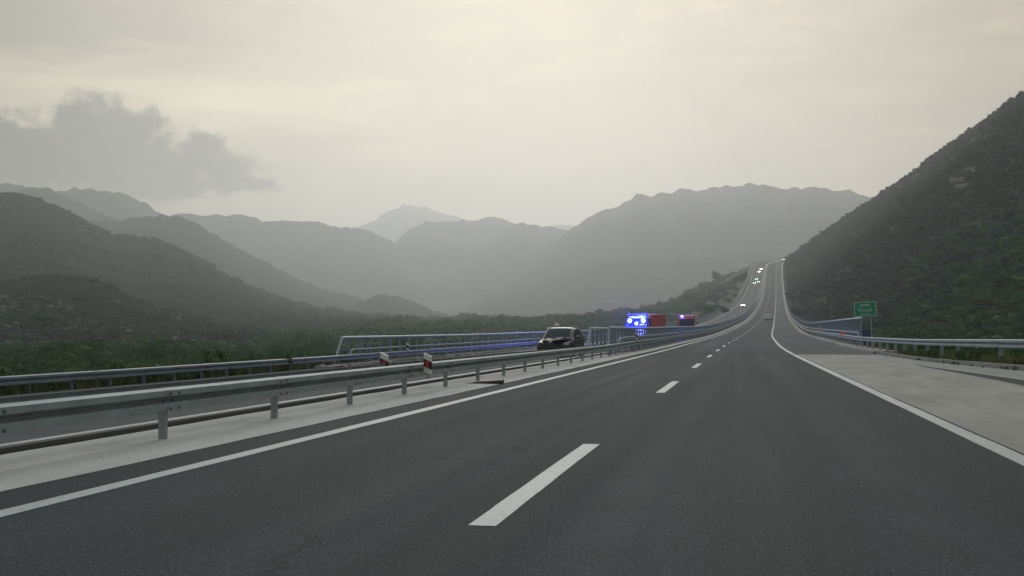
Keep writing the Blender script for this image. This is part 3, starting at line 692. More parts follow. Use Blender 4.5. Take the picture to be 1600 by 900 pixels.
scatter('hillside_scrub', 900, 1200, 480, 1120, lambda r: 5.5, T_mid, lambda r: 2.3, 'scrub along the brow of the slope left of the climbing road', 'scrub', lambda X, Y: off_road(X, Y) & (X - dx(Y) < -24) & (Y > 470), flat=.8,
        dens=lambda X, Y: np.clip(0.15 + 0.85 * sst(-(X - dx(Y)), 30, 60) + 0.8 * sst(Y, 980, 1040), 0, 1))
def rangez(g_):
    return lambda X, Y: g_.z(np.arctan2(X, Y), np.hypot(X, Y))
scatter('hillside_scrub', -150, 400, 480, 840, lambda r: 2.9, T_mid, lambda r: 1.7, 'rocky scrub on the low knoll at the left', 'scrub', None, rangez(RG['knoll']), flat=.75, var=.4, dens=lambda X, Y: 0.6 + 0.7 * fbm(X / 30, Y / 30, 3, 5))
scatter('hillside_scrub', -150, 640, 840, 1720, lambda r: 4.6, T_mid, lambda r: 2.5, 'hazy scrub on the long hill at the left behind the knoll', 'scrub', None, rangez(RG['l1']), flat=.6, var=.35)

# pale limestone outcrops
def rocks(name, az0, az1, r0, r1, n_, hf, lab, smin, smax, keep=None):
    b = MB(); c_ = 0
    cl_ = [(rng.uniform(px_to_az(az0), px_to_az(az1)), rng.uniform(r0, r1)) for _ in range(max(3, n_ // 7))]
    while c_ < n_:
        a_, r_ = cl_[rng.integers(len(cl_))]; a_ += rng.normal(0, .008); r_ += rng.normal(0, 14)
        X = r_ * math.sin(a_); Y = r_ * math.cos(a_); s_ = rng.uniform(smin, smax)
        if keep is None or keep(X, Y): lump(b, (X, Y, float(hf(np.array([X]), np.array([Y]))[0]) + s_ * .45), (s_ * rng.uniform(.8, 1.7), s_, s_ * rng.uniform(.6, 1.1)))
        c_ += 1
    tag(b.build(name, M['rock']), lab, 'rocks', kind='stuff')
rocks('rock_outcrops', -60, 330, 500, 780, 150, rangez(RG['knoll']), 'pale limestone outcrops showing through the scrub on the low left knoll', .6, 1.4)
rocks('rock_outcrops', 1240, 1640, 480, 950, 55, ground_z, 'pale limestone outcrops in the scrub of the right hill', 0.8, 2.0, lambda X, Y: X - float(dx(Y)) > 14)

# verge grass
def tuft(name, n_, h_, m_, seed):
    rg = np.random.default_rng(seed); V = []; Fc = []
    for i in range(n_):
        a_ = rg.uniform(0, 6.28); r_ = rg.uniform(0, .16); x_, y_ = r_ * math.cos(a_), r_ * math.sin(a_); hh = h_ * rg.uniform(.5, 1.2); lx, ly = rg.normal(0, .22 * hh, 2); w_ = .008; ca, sa = math.cos(a_ + 1.57), math.sin(a_ + 1.57)
        o = len(V); V += [(x_ - ca * w_, y_ - sa * w_, 0), (x_ + ca * w_, y_ + sa * w_, 0), (x_ + lx * .4 + ca * w_, y_ + ly * .4 + sa * w_, hh * .6), (x_ + lx, y_ + ly, hh), (x_ + lx * .4 - ca * w_, y_ + ly * .4 - sa * w_, hh * .6)]; Fc += [(o, o + 1, o + 2, o + 3, o + 4)]
    me = bpy.data.meshes.new(name); me.from_pydata(V, [], Fc); me.materials.append(m_); me.update(); return template(me)
T_tuft = [tuft('tuft_%s' % 'abc'[i], 70, .26, M['grass'], i) for i in range(3)]
T_tuft += [template(leafy('weed', 160, .035, [(0, 0, .14, .2, .15), (.1, .05, .2, .12, .1)], M['folg'], .5, 4))]
def strip_pts(o0, o1, y0, y1, n_, h=0):
    off = rng.uniform(o0, o1, n_); Y = y0 + (y1 - y0) * rng.random(n_) ** 1.2; X = off + dx(Y); return np.stack([X, Y, ground_z(X, Y) + h], -1)
p = strip_pts(-25, -21.0, 12, 66, 9000); gn_scatter('verge_grass', p, scl_of(len(p), 1.0, .35), T_tuft, 'yellow green grass and weeds behind the far guardrail', 'grass')
p = strip_pts(7.95, 13.0, 18, 95, 11000); gn_scatter('verge_grass', p, scl_of(len(p), .75, .35), T_tuft, 'yellow green grass and weeds under the near right guardrail', 'grass')
# weeds in the joints
n_ = 45; Yw = 14 + 70 * rng.random(n_) ** 1.3; sel = rng.random(n_) < 2
ow = np.where(sel, 7.46 + rng.normal(0, .03, n_), -7.70 + rng.normal(0, .02, n_))
pw_ = np.array([RP(float(o_), float(y_), 0.0) for o_, y_ in zip(ow, Yw)])
gn_scatter('joint_weeds', pw_, scl_of(n_, .28, .4), T_tuft, 'sparse weeds growing in the joints of the concrete', 'weeds')
# bushes one can tell apart by the right guardrail
bl = ['dark round bush under the right guardrail, the widest of the row', 'small bush beside the fourth guardrail post from the right frame edge', 'pale green bush under the guardrail at the right frame edge',
      'low bush against the end of the kerb where the right railing starts', 'tall weed bush between two right guardrail posts', 'scruffy bush just behind the kerb at the far right']
bs = [(9.0, 56.5, .75), (8.7, 62.5, .5), (9.1, 41.0, .55), (8.35, 82, .45), (8.9, 49, .45), (8.9, 37.5, .5)]
for i, ((o_, Y_, s_), lb) in enumerate(zip(bs, bl)):
    X_ = o_ + float(dx(Y_)); e_ = empty('roadside_bush', (X_, Y_, float(ground_z(np.array([X_]), np.array([Y_]))[0])), i * 1.3); tag(e_, lb, 'bush', 'bushes by the right guardrail')
    me = leafy('foliage', 900, .07, rand_blobs(6, 90 + i, .9), M['folg'] if i in (2, 4) else M['fol'], .7, i); fo = bpy.data.objects.new('foliage', me); COL.objects.link(fo); fo.parent = e_; fo.scale = (s_ * 1.15, s_ * 1.15, s_ * 1.25)
    b = MB()
    for k in range(4): b.tube([(0, 0, -.1), (.1 * math.cos(k * 1.7), .1 * math.sin(k * 1.7), s_ * .35), (.25 * math.cos(k * 1.7), .25 * math.sin(k * 1.7), s_ * .7)], .02, 5, rend=.008)
    b.build('stem', M['bark'], e_)

# trees that stand out on the skyline
def skyline_tree(px, py_base, r, h_, wd, lb, seed):
    x_, y_, _ = at_r(px, 450, r); z_ = at_r(px, py_base, r)[2]
    zg = float(ground_z(np.array([x_]), np.array([y_]))[0]); z_ = zg - .3
    e_ = empty('tree', (x_, y_, z_)); tag(e_, lb, 'tree', 'trees standing out on the skyline')
    b = MB(); b.tube([(0, 0, 0), (.1, .05, h_ * .3), (.05, .1, h_ * .6)], .18, 7, rend=.08)
    for k in range(5): b.tube([(.05, .05, h_ * .3), (wd * .3 * math.cos(k * 1.25), wd * .3 * math.sin(k * 1.25), h_ * .62)], .08, 5, rend=.03)
    b.build('trunk', M['bark'], e_)
    me = leafy('crown', 1100, .075, rand_blobs(8, seed, 1.0, .7), M['folr'], .62, seed); o = bpy.data.objects.new('crown', me); COL.objects.link(o); o.parent = e_; o.location = (0, 0, h_ * .25); o.scale = (wd, wd, h_ * .72)
skyline_tree(1165, 430, 1040, 7, 4.2, 'dark round tree on the brow nearest the left edge of the climbing road', 1)
skyline_tree(1150, 437, 1030, 5, 3.6, 'low bushy tree on the brow, left of the dark round tree', 2)
skyline_tree(1232, 404, 1330, 6, 6.0, 'wide low tree above the crest of the road beneath the right hill', 3)
skyline_tree(1112, 452, 1010, 5, 3.0, 'small lone tree halfway down the left brow', 4)

# ------------------------------------------------------------------ guardrails
WP = [(0.0, 0.0), (0.05, -0.010), (0.083, -0.028), (0.086, -0.100), (0.055, -0.116), (-0.010, -0.128), (-0.012, -0.180), (0.055, -0.192), (0.086, -0.208), (0.083, -0.282), (0.05, -0.300), (0.0, -0.31)]
WP = [(a_, b_ * 0.92) for a_, b_ in WP]
def wbeam(off, side, topz, y0, y1):
    """W-profile rail as one ribbon with thickness; side=+1 bulges to +X"""
    Ys = stations(y0, y1)
    if y1 - y0 > 200: Ys = Ys[(Ys < 200) | (np.arange(len(Ys)) % 2 == 0)]
    pr = [(a_ * side, b_) for a_, b_ in WP] + [(a_ * side - .006 * side, b_) for a_, b_ in WP[::-1]] ; pr.append(pr[0])
    P = np.zeros((len(Ys), len(pr), 3)); tz = topz(Ys) if callable(topz) else zr(Ys) + topz
    for j, (a_, b_) in enumerate(pr): P[:, j, 0] = off + a_ + dx(Ys); P[:, j, 1] = Ys; P[:, j, 2] = tz + b_
    return P
def limit_posts(lst): return lst[:98], lst[98:]
def post_parts(parent, Ys, maker, m_, name='post'):
    """first post is a mesh of its own, the rest copies that share it; those past a hundred in one part"""
    a_, b_ = limit_posts(Ys); first = None
    base = maker()
    for Y_ in a_:
        x_, y_, z_ = base_pos(Y_)
        if first is None: o = base.build(name, m_, parent); first = o
        else: o = first.copy(); COL.objects.link(o); o.parent = parent
        o.location = (x_, y_, z_)
    if b_:
        q = MB()
        for Y_ in b_:
            x_, y_, z_ = base_pos(Y_); q.add([(v[0] + x_, v[1] + y_, v[2] + z_) for v in base.v], base.f)
        o = q.build(name + 's_beyond', m_, parent); o['kind'] = 'stuff'
def guardrail(label, off, side, y0, y1, top, baseh, post_y, m_, double=False, tube_from=None, tube_h=.27, topf=None, pw=.09):
    global base_pos
    e_ = empty('guardrail', (0, 0, 0)); tag(e_, label, 'guardrail')
    tf = topf if topf else (lambda Ys: zr(Ys) + top)
    grid_obj('beam', wbeam(off + .07 * side, side, tf, y0, y1), m_, e_, smooth=False)
    if double: grid_obj('beam', wbeam(off - .52 * side, -side, tf, y0, y1), m_, e_, smooth=False)
    bf = lambda Y_: float(zr(Y_) + zc(off, Y_)) + baseh
    for Y_ in [v for v in post_y if 4 < v < 62]:
        lj = MB()
        pr = [(off + .07 * side + a_ * side + .005 * side + float(dx(Y_)), b_) for a_, b_ in WP]; tz = float(tf(np.array([Y_]))[0]); n_ = len(pr)
        lj.add([(a_, Y_ - .17, tz + b_ + (.003 if k == 0 else 0)) for k, (a_, b_) in enumerate(pr)] + [(a_, Y_ + .17, tz + b_ + (.003 if k == 0 else 0)) for k, (a_, b_) in enumerate(pr)], [(k, k + 1, n_ + k + 1, n_ + k) for k in range(n_ - 1)])
        for dy in (-.11, .11):
            for zz in (-.065, -.155, -.245): lj.cyl((off + .07 * side + (.096 if zz != -.155 else .002) * side + float(dx(Y_)), Y_ + dy, tz + zz), .017, .018, 'X', 8, mi=1)
        lj.build('lap_joint', [m_, M['galv_d']], e_)
    base_pos = lambda Y_: (off + float(dx(Y_)), Y_, bf(Y_) - .3)
    h_ = float(tf(np.array([post_y[0]]))[0]) - bf(post_y[0]) + .3 - .02
    def mk():
        b = MB(); d_ = pw
        b.box((0, 0, h_ / 2), (d_, .008, h_)); b.box((d_ / 2 - .004, .03, h_ / 2), (.007, .06, h_)); b.box((-d_ / 2 + .004, .03, h_ / 2), (.007, .06, h_))
        if double: b.box((-.23 * side, 0, h_ - .12), (.46, .07, .14))
        else: b.box((.035 * side, 0, h_ - .15), (.06, .09, .2))
        return b
    post_parts(e_, post_y, mk, m_)
    if tube_from:
        Ys = stations(tube_from, y1); b = MB(); o_ = off + .03 * side
        pts = [(o_ + float(dx(tube_from)), tube_from - .75, float(tf(np.array([tube_from]))[0]) - .05), (o_ + float(dx(tube_from)), tube_from - .5, float(tf(np.array([tube_from]))[0]) + tube_h * .8)]
        pts += [(o_ + float(dx(Y_)), Y_, float(tf(np.array([Y_]))[0]) + tube_h) for Y_ in Ys if Y_ < 200 or int(Y_) % 8 == 0]
        b.tube(pts, .042, 6); b.build('upper_rail', M['rail_top'], e_, True)
        fo = None
        for Y_ in [v for v in post_y if tube_from < v < 260]:
            if fo is None: fo = q = MB().box((0, 0, 0), (.05, .05, tube_h)).build('upright', m_, e_)
            else: q = fo.copy(); COL.objects.link(q); q.parent = e_
            q.location = (off + float(dx(Y_)), Y_, float(tf(np.array([Y_]))[0]) + tube_h / 2)
    return e_
topm = lambda Ys: zr(Ys) + np.interp(Ys, [-14, 30, 60, 80], [.63, .63, .62, .70])
G1 = guardrail('double sided galvanised guardrail on the pale concrete median', -6.83, 1, -14, 1180, .63, 0, [13.56 + 3.53 * k for k in range(-7, 330)], M['galv'], True, 68.5, .27, topf=topm)
topo = lambda Ys: zr(Ys) + np.interp(Ys, [10, 40, 62, 80], [.01, .03, .06, .10])
G2 = guardrail('galvanised guardrail along the far side of the opposite carriageway', -20.8, 1, 8, 1100, .03, 0, [9.3 + 2.35 * k for k in range(0, 270)], M['galv_b'], False, 63.5, .27, topf=topo)
def topr(Ys): return zr(Ys) + np.interp(Ys, [20, 38, 59, 90, 120], [1.17, 1.07, .94, .88, .92])
G3 = guardrail('galvanised guardrail right of the concrete apron, weeds under it', 8.15, -1, 14, 1000, .9, 0.1, [21.5 + 3.95 * k for k in range(0, 210)], M['galv'], False, 92, .27, topf=topr, pw=.16)

# ------------------------------------------------------------------ bridge railings
def railing(label, off, y0, y1, topf, basef, slant, postw=.13, step=2.0, mrails=2, bars=99.0):
    global base_pos
    e_ = empty('bridge_railing', (0, 0, 0)); tag(e_, label, 'railing', 'steel railings of the viaduct')
    Ys = [Y_ for Y_ in stations(y0, y1) if Y_ < 160 or int(Y_) % 8 == 0] + [y1]
    X_ = lambda Y_: off + float(dx(Y_))
    b = MB(); b.tube([(X_(Y_), Y_, topf(Y_)) for Y_ in Ys], .07, 8); b.build('handrail', M['rail_top'], e_, True)
    for k in range(mrails):
        f_ = (k + 1) / (mrails + 1) * .8
        b = MB(); b.tube([(X_(Y_), Y_, basef(Y_) + (topf(Y_) - basef(Y_)) * f_) for Y_ in Ys], .025, 5); b.build('lower_rail', M['rail_blue'], e_)
    b = MB(); b.tube([(X_(y0), y0 - slant, basef(y0) - .1), (X_(y0), y0, topf(y0) + .02)], .075, 8); b.build('end_post', M['rail_top'], e_, True)
    h_ = topf(y0 + 2) - basef(y0 + 2)
    base_pos = lambda Y_: (X_(Y_), Y_, basef(Y_))
    n_ = int((y1 - y0) / step)
    post_parts(e_, [y0 + step * (k + .5) for k in range(n_)], lambda: MB().box((0, 0, h_ / 2 - .06), (postw, .04, h_ - .02)), M['rail_blue'])
    # slender vertical bars between the posts
    q = MB()
    Yb = y0 + .3
    while Yb < min(y1, 420):
        zb, zt = basef(Yb) + .12, topf(Yb) - .06
        x_ = X_(Yb); q.add([(x_ - .009, Yb, zb), (x_ + .009, Yb, zb), (x_ + .009, Yb, zt), (x_ - .009, Yb, zt), (x_, Yb + .014, zb), (x_, Yb + .014, zt)], [(0, 1, 2, 3), (1, 4, 5, 2), (4, 0, 3, 5)])
        Yb += bars
    if bars < 50: q.build('infill_bars', M['rail_blue'], e_)
    return e_
fz = lambda off, h: (lambda Y_: float(zr(Y_) + zc(off, Y_)) + h)
railing('blue grey railing beyond the opposite carriageway, sloped end post at its left', -21.15, 62.6, 1000, lambda Y_: float(zr(Y_)) + .97, fz(-21.1, .1), 1.5)
railing('inner railing of the opposite carriageway, slanted end post beside the wrecked car', -8.35, 67.5, 1000, lambda Y_: float(zr(Y_)) + 1.46, fz(-8.35, 0), 1.7, .12)
railing('central railing in front of the two fire engines', -7.1, 65.6, 1050, lambda Y_: float(zr(Y_)) + 1.5, fz(-7.1, 0), .5, .12)
railing('tall blue grey railing right of the road, slanted end post below the green sign', 8.55, 93.5, 900, lambda Y_: float(zr(Y_)) + float(np.interp(Y_, [90, 150, 220], [2.25, 2.05, 1.75])), fz(8.55, .16), -1.2, .13, bars=.67)

# ------------------------------------------------------------------ delineators
def delineator(label, off, Y_, zt, side=1, red='red_refl', front=True, s=1.0, group='delineator posts on the guardrails'):
    x_ = off + float(dx(Y_)); e_ = empty('delineator', (x_, Y_, zt - .46 * s)); tag(e_, label, 'delineator', group)
    w_ = .082 * s; T = .04
    def slab(name, prof, m_, y0_, y1_):
        v = [(a_, y0_, b_) for a_, b_ in prof] + [(a_, y1_, b_) for a_, b_ in prof]; n_ = len(prof)
        MB().add(v, [tuple(range(n_)), tuple(range(2 * n_ - 1, n_ - 1, -1))] + [(i, (i + 1) % n_, n_ + (i + 1) % n_, n_ + i) for i in range(n_)]).build(name, m_, e_)
    H = .46 * s; k = .075 * s * side
    slab('body', [(-w_, -.0 + max(k, 0) * .6), (w_, max(-k, 0) * .6), (w_, H - max(k, 0)), (-w_, H - max(-k, 0))], M['white'], -T, T)
    slab('black_band', [(-w_ - .001, H * .22 + max(k, 0)), (w_ + .001, H * .22 + max(-k, 0)), (w_ + .001, H * .74 - max(k, 0)), (-w_ - .001, H * .74 - max(-k, 0) + .0)], M['black'], -T - .004, T + .004)
    if front: slab('reflector', [(-w_ * .42, H * .33), (w_ * .42, H * .33), (w_ * .42, H * .62), (-w_ * .42, H * .62)], M[red], -T - .012, -T - .0045)
    slab('bracket', [(-.02, -.1), (.02, -.1), (.02, .12), (-.02, .12)], M['galv'], T + .004, T + .03)
    return e_
delineator('upright white, black and red delineator on the near beam of the median guardrail', -6.60, 25.2, .845)
delineator('white, black and red delineator half hidden behind the median guardrail', -7.47, 24.9, .86)
delineator('dark red delineator on the central guardrail just left of the first fire engine', -6.70, 77.8, 1.26)
delineator('small delineator on the central guardrail between the two fire engines', -6.70, 124, 1.28 + float(zr(124)), front=False)
delineator('tiny delineator on the central guardrail right of the second fire engine', -6.70, 172, 1.2 + float(zr(172)), front=False)
delineator('white and black delineator back on the far guardrail at the sloped railing', -20.6, 73.5, .60, front=False)
delineator('small white delineator on the far guardrail left of the wrecked car', -20.6, 118, .95, front=False)
delineator('bright red delineator on the right guardrail nearest the green sign', 8.0, 106, 1.45, red='red_glow', s=1.3, side=-1)
delineator('red delineator on the right guardrail, farther of the two lit red ones', 8.0, 146, 1.85, red='red_glow', s=1.2, side=-1)
delineator('dark delineator on the right guardrail where the road starts to climb', 8.0, 196, 1.2 + float(zr(196)), front=False, side=-1)
delineator('last small dark delineator on the right guardrail before the climb', 8.0, 245, 1.2 + float(zr(245)), front=False, side=-1)

# ------------------------------------------------------------------ green bridge-name sign
sx, sy = 8.82, 92.0; zb = -.1
sg = empty('bridge_sign', (sx, sy, zb), R(-3)); tag(sg, 'green rectangular bridge name sign with pale writing on one grey pole', 'sign')
MB().tube([(.43, .07, 0), (.43, .07, 3.35)], .045, 10).build('pole', M['galv'], sg, True)
SW, SH, SZ = 1.60, 1.10, 3.03
MB().box((0, 0, SZ), (SW, .03, SH), bevel=.012, ry=R(-2.5)).build('board', M['signgreen'], sg)
bd = MB()
ca, sa = math.cos(R(-2.5)), math.sin(R(-2.5))
def sgp(u, v): return (u * ca + v * sa, 0, -u * sa + v * ca)
def sbar(u0, v0, u1, v1, b):
    v = []
    for yy in (-.024, -.0165):
        for (u, vv) in ((u0, v0), (u1, v0), (u1, v1), (u0, v1)): q = sgp(u, vv); v.append((q[0], yy, q[2] + SZ))
    b.add(v, [(0, 1, 2, 3), (7, 6, 5, 4), (0, 4, 5, 1), (1, 5, 6, 2), (2, 6, 7, 3), (3, 7, 4, 0)])
e1, e2 = SW / 2 - .02, SH / 2 - .02
sbar(-e1, e2 - .05, e1, e2, bd); sbar(-e1, -e2, e1, -e2 + .05, bd); sbar(-e1, -e2 + .05, -e1 + .05, e2 - .05, bd); sbar(e1 - .05, -e2 + .05, e1, e2 - .05, bd)
bd.build('border', M['signwhite'], sg)
ic = MB()   # bridge symbol: deck with an arch under it
sbar(-.33, .30, .33, .36, ic)
for k in range(8):
    a_, b_ = math.pi * k / 8, math.pi * (k + 1) / 8
    v = []
    for yy in (-.024, -.0165):
        for (aa, rr) in ((a_, .20), (b_, .20), (b_, .15), (a_, .15)): q = sgp(rr * math.cos(aa), .145 + rr * .72 * math.sin(aa)); v.append((q[0], yy, q[2] + SZ))
    ic.add(v, [(0, 1, 2, 3), (7, 6, 5, 4), (0, 4, 5, 1), (1, 5, 6, 2), (2, 6, 7, 3), (3, 7, 4, 0)])
sbar(-.33, .20, -.27, .30, ic); sbar(.27, .20, .33, .30, ic)
ic.build('bridge_symbol', M['signwhite'], sg)
def text(name, s, size, u, v, parent, m_, base, ry=0.0, y=-.018, extr=.003, align='CENTER'):
    cu = bpy.data.curves.new(name, 'FONT'); cu.body = s; cu.size = size; cu.extrude = extr; cu.align_x = align; cu.align_y = 'CENTER'; cu.offset = size * .004
    o = bpy.data.objects.new(name, cu); COL.objects.link(o); dg = bpy.context.evaluated_depsgraph_get(); me = bpy.data.meshes.new_from_object(o.evaluated_get(dg))
    bpy.data.objects.remove(o); o = bpy.data.objects.new(name, me); COL.objects.link(o); me.materials.clear(); me.materials.append(m_)
    o.parent = parent; q = sgp(u, v); o.location = (q[0], y, q[2] + base); o.rotation_euler = (math.pi / 2, R(-2.5) * -1 * -1 if ry else 0, 0); return o
text('lettering', 'Kotezi', .36, 0, -.06, sg, M['signwhite'], SZ, 1, -.022)
text('lettering', '1214 m', .25, 0, -.36, sg, M['signwhite'], SZ, 1, -.022)

nb = empty('notice_board', (9.35, 98.0, -.3)); tag(nb, 'low navy blue slatted board behind the railing end under the green sign', 'board')
MB().box((0, 0, 1.0), (1.15, .06, 1.5), bevel=.01).build('panel', M['navy'], nb)
MB().box((-.1, -.045, 1.78), (.9, .03, .05)).box((-.1, -.045, 1.1), (.9, .03, .05)).build('slat', M['galv_b'], nb)
MB().tube([(-.5, .06, -.6), (-.5, .06, 1.7)], .03, 6).build('leg', M['galv'], nb); MB().tube([(.5, .06, -.6), (.5, .06, 1.7)], .03, 6).build('leg', M['galv'], nb)

# ------------------------------------------------------------------ vehicles
def loft(secs, m_list, name, parent, smooth=True):
    n_ = len(secs[0]); v = [p for s in secs for p in s]; f = []
    for i in range(len(secs) - 1):
        for k in range(n_ - 1): f.append((i * n_ + k, i * n_ + k + 1, (i + 1) * n_ + k + 1, (i + 1) * n_ + k))
    f += [tuple(range(n_)), tuple((len(secs) - 1) * n_ + k for k in range(n_))]
    return MB().add(v, f).build(name, m_list, parent, smooth)
def build_car(name, label, cat, paint_, L=4.2, W=1.76, H=1.5, prof=None, lit=None, tails=True, wreck=False, group=None, van=False, lamp=.0, rglass='glass'):
    """local front is -Y"""
    e_ = empty(name); tag(e_, label, cat, group)
    hw = W / 2
    # station, top height, is-glasshouse factor
    if prof is None:
        prof = [(-.5, .50, 0), (-.485, .64, 0), (-.44, .74, 0), (-.36, .84, 0), (-.235, .92, 0), (-.10, 1.28, .75), (-.02, 1.44, 1), (.08, 1.49, 1), (.24, 1.46, 1), (.36, 1.38, 1), (.43, 1.12, .7), (.465, .93, .1), (.49, .80, 0), (.5, .52, 0)]
        prof = [(a_, b_ * H / 1.5, c_) for a_, b_, c_ in prof]
    belt = .93 * H / 1.5
    def sec(y_, zt, gfac, dz=0):
        taper = 1 - .10 * max(0, abs(y_) - .36) / .14
        w_ = hw * taper; zs = min(belt, zt - .04); wt = w_ * (.93 - .17 * gfac)
        pts = [(0, .22), (w_ * .86, .22), (w_ * .97, .30), (w_, .48 if zs > .6 else .36), (w_ * .99, zs - .06), (w_ * .95, zs), (wt + .02, zt - .05), (wt * .88, zt - .008), (0, zt + .012)]
        full = [(-a_, b_) for a_, b_ in pts[::-1][:-1]] + pts
        return [(a_, y_ * L, b_) for a_, b_ in full]
    secs = [sec(*p_) for p_ in prof]
    if wreck:
        rg = random.Random(3)
        for i, s_ in enumerate(secs):
            yy = prof[i][0]
            if yy < -.2:
                k = (-.2 - yy) / .3
                for j, p_ in enumerate(s_):
                    zz = p_[2]; amt = .20 * k * (zz / .9)
                    s_[j] = (p_[0] * (1 - .05 * k) + rg.uniform(-.05, .05) * k, p_[1] + .22 * k * k + rg.uniform(-.07, .07) * k, zz + rg.uniform(-.5, .65) * amt - .04 * k)
    loft(secs, paint_, 'body', e_)
    def top_at(f_): return np.interp(f_, [p_[0] for p_ in prof], [p_[1] for p_ in prof]), np.interp(f_, [p_[0] for p_ in prof], [p_[2] for p_ in prof])
    def pane(nm, y0_, y1_, m_=M['glass'], inset=.10, wide=1.0):
        v = []; n_ = 6; nrmf = -1 if y0_ < 0 else 1
        for f_ in (y0_, (y0_ + y1_) / 2, y1_):
            zt, g_ = top_at(f_); wt = hw * (.93 - .17 * g_) - inset
            for k in range(n_ + 1): u = -1 + 2 * k / n_; v.append((u * wt * wide, f_ * L - .012 * (1 if y0_ < 0 else -1), zt + .018 - .02 * u * u))
        MB().add(v, [(r_ * (n_ + 1) + k, r_ * (n_ + 1) + k + 1, (r_ + 1) * (n_ + 1) + k + 1, (r_ + 1) * (n_ + 1) + k) for r_ in range(2) for k in range(n_)]).build(nm, m_, e_, True)
    ws = [p_[0] for p_ in prof if p_[2] > 0]
    f0 = max([p_[0] for p_ in prof if p_[2] == 0 and p_[0] < 0]); f1 = min([p_[0] for p_ in prof if p_[2] >= .99]); r1 = max([p_[0] for p_ in prof if p_[2] >= .99]); r0 = min([p_[0] for p_ in prof if p_[2] <= .11 and p_[0] > 0])
    pane('windscreen', f0 + .012, f1 - .006); pane('rear_window', r0 - .01, r1 + .006, M[rglass])
    for sd_ in (-1, 1):
        for (ya, yb) in ((f0 + .075, .10), (.115, r1 + .02)):
            v = []
            for f_ in (ya, yb):
                for hh in (0, 1):
                    zt, g_ = top_at(f_); wlo = hw * .95; whi = hw * (.93 - .17 * g_) + .02; zlo, zhi = belt, zt - .05
                    q = .08 if hh == 0 else .86; v.append((sd_ * (wlo + (whi - wlo) * q + .012), f_ * L, zlo + (zhi - zlo) * q))
            MB().add(v, [(0, 1, 3, 2)]).build('side_window', M['glass'], e_)
    for (sx_, fy) in ((-1, -.31), (1, -.31), (-1, .31), (1, .31)):
        wh = MB().cyl((0, 0, 0), .32, .21, 'X', 22, bev=.03).build('wheel', M['rubber'], e_, True); wh.location = (sx_ * (hw - .10), fy * L, .32)
        MB().cyl((sx_ * .1, 0, 0), .20, .03, 'X', 14).build('rim', M['rim'], wh, True)
        MB().cyl((sx_ * .004, 0, 0), .37, .19, 'X', 18).build('wheel_arch', M['black'], e_, True).location = (sx_ * (hw - .10), fy * L, .345)
    hm = M[lit] if lit else M['headoff']
    for sx_ in (-1, 1):
        if wreck and sx_ < 0: continue
        hz = .66 * H / 1.5; sz_ = (.30, .10, .15) if not lamp else (lamp, .12, lamp * .9)
        MB().box((sx_ * (hw - (.26 if not lamp else .16)), -.478 * L + (.12 if wreck else 0), hz), sz_, bevel=.03, rz=sx_ * .25).build('headlight', hm, e_, True)
        MB().box((sx_ * (hw - .17), .487 * L, .86 * H / 1.5), (.20, .08, .26), bevel=.02).build('tail_light', M['tail'] if tails else M['black'], e_, True)
        MB().box((sx_ * (hw + .09), (f0 + .07) * L, belt + .06), (.20, .10, .13), bevel=.03).build('wing_mirror', paint_, e_, True)
    MB().box((0, -.497 * L + (.2 if wreck else 0), .42), (W * .86, .14, .24), bevel=.05, rx=.1 if wreck else 0, ry=.06 if wreck else 0).build('front_bumper', M['black'], e_, True)
    MB().box((0, .492 * L, .42), (W * .9, .14, .30), bevel=.05).build('rear_bumper', M['black'], e_, True)
    MB().box((0, .4965 * L + .03, .62), (.52, .02, .12)).build('number_plate', M['white'], e_)
    return e_

# the wrecked car
wk = build_car('wrecked_car', 'crumpled black car stopped across the hard shoulder of the opposite carriageway, bonnet smashed', 'car', M['carblack'], 4.3, 1.80, 1.52, wreck=True, tails=False)
wx = -9.1; wy = 61.6; wk.location = (wx, wy, RP(wx, wy)[2]); wk.rotation_euler = (0, 0, R(-3))
hd = MB(); rg = random.Random(5)   # buckled bonnet edge standing up in a fold
pts = [(-.78, -1.35, .80), (-.5, -1.52, .95), (-.2, -1.45, .88), (.1, -1.58, 1.0), (.45, -1.50, 1.03), (.78, -1.30, .93)]
low = [(x_ * .98, y_ - .30 + rg.uniform(-.05, .05), z_ - .14 + rg.uniform(-.05, .05)) for x_, y_, z_ in pts]; bk = [(x_, -.98, .94) for x_, _, _ in pts]
hd.add(low + pts + bk, [(k, k + 1, 6 + k + 1, 6 + k) for k in range(5)] + [(6 + k, 6 + k + 1, 12 + k + 1, 12 + k) for k in range(5)]).build('crumpled_bonnet', M['carblack'], wk)
MB().box((.30, -1.55, .985), (1.05, .03, .025), ry=R(-5), rz=R(3)).build('bonnet_edge', M['chrome'], wk)
for sx_ in (-1, 1):   # pale pillars, and sky gleam along the roof put in as bright bars
    MB().tube([(sx_ * .68, -.95, 1.0), (sx_ * .63, -.35, 1.36), (sx_ * .60, .0, 1.50), (sx_ * .60, .9, 1.50), (sx_ * .66, 1.55, 1.40)], .030, 6).build('roof_gleam', M['chrome'], wk, True)
MB().box((.30, -1.75, .38), (.6, .25, .05), ry=.25, rz=.2).build('torn_trim', M['headoff'], wk)

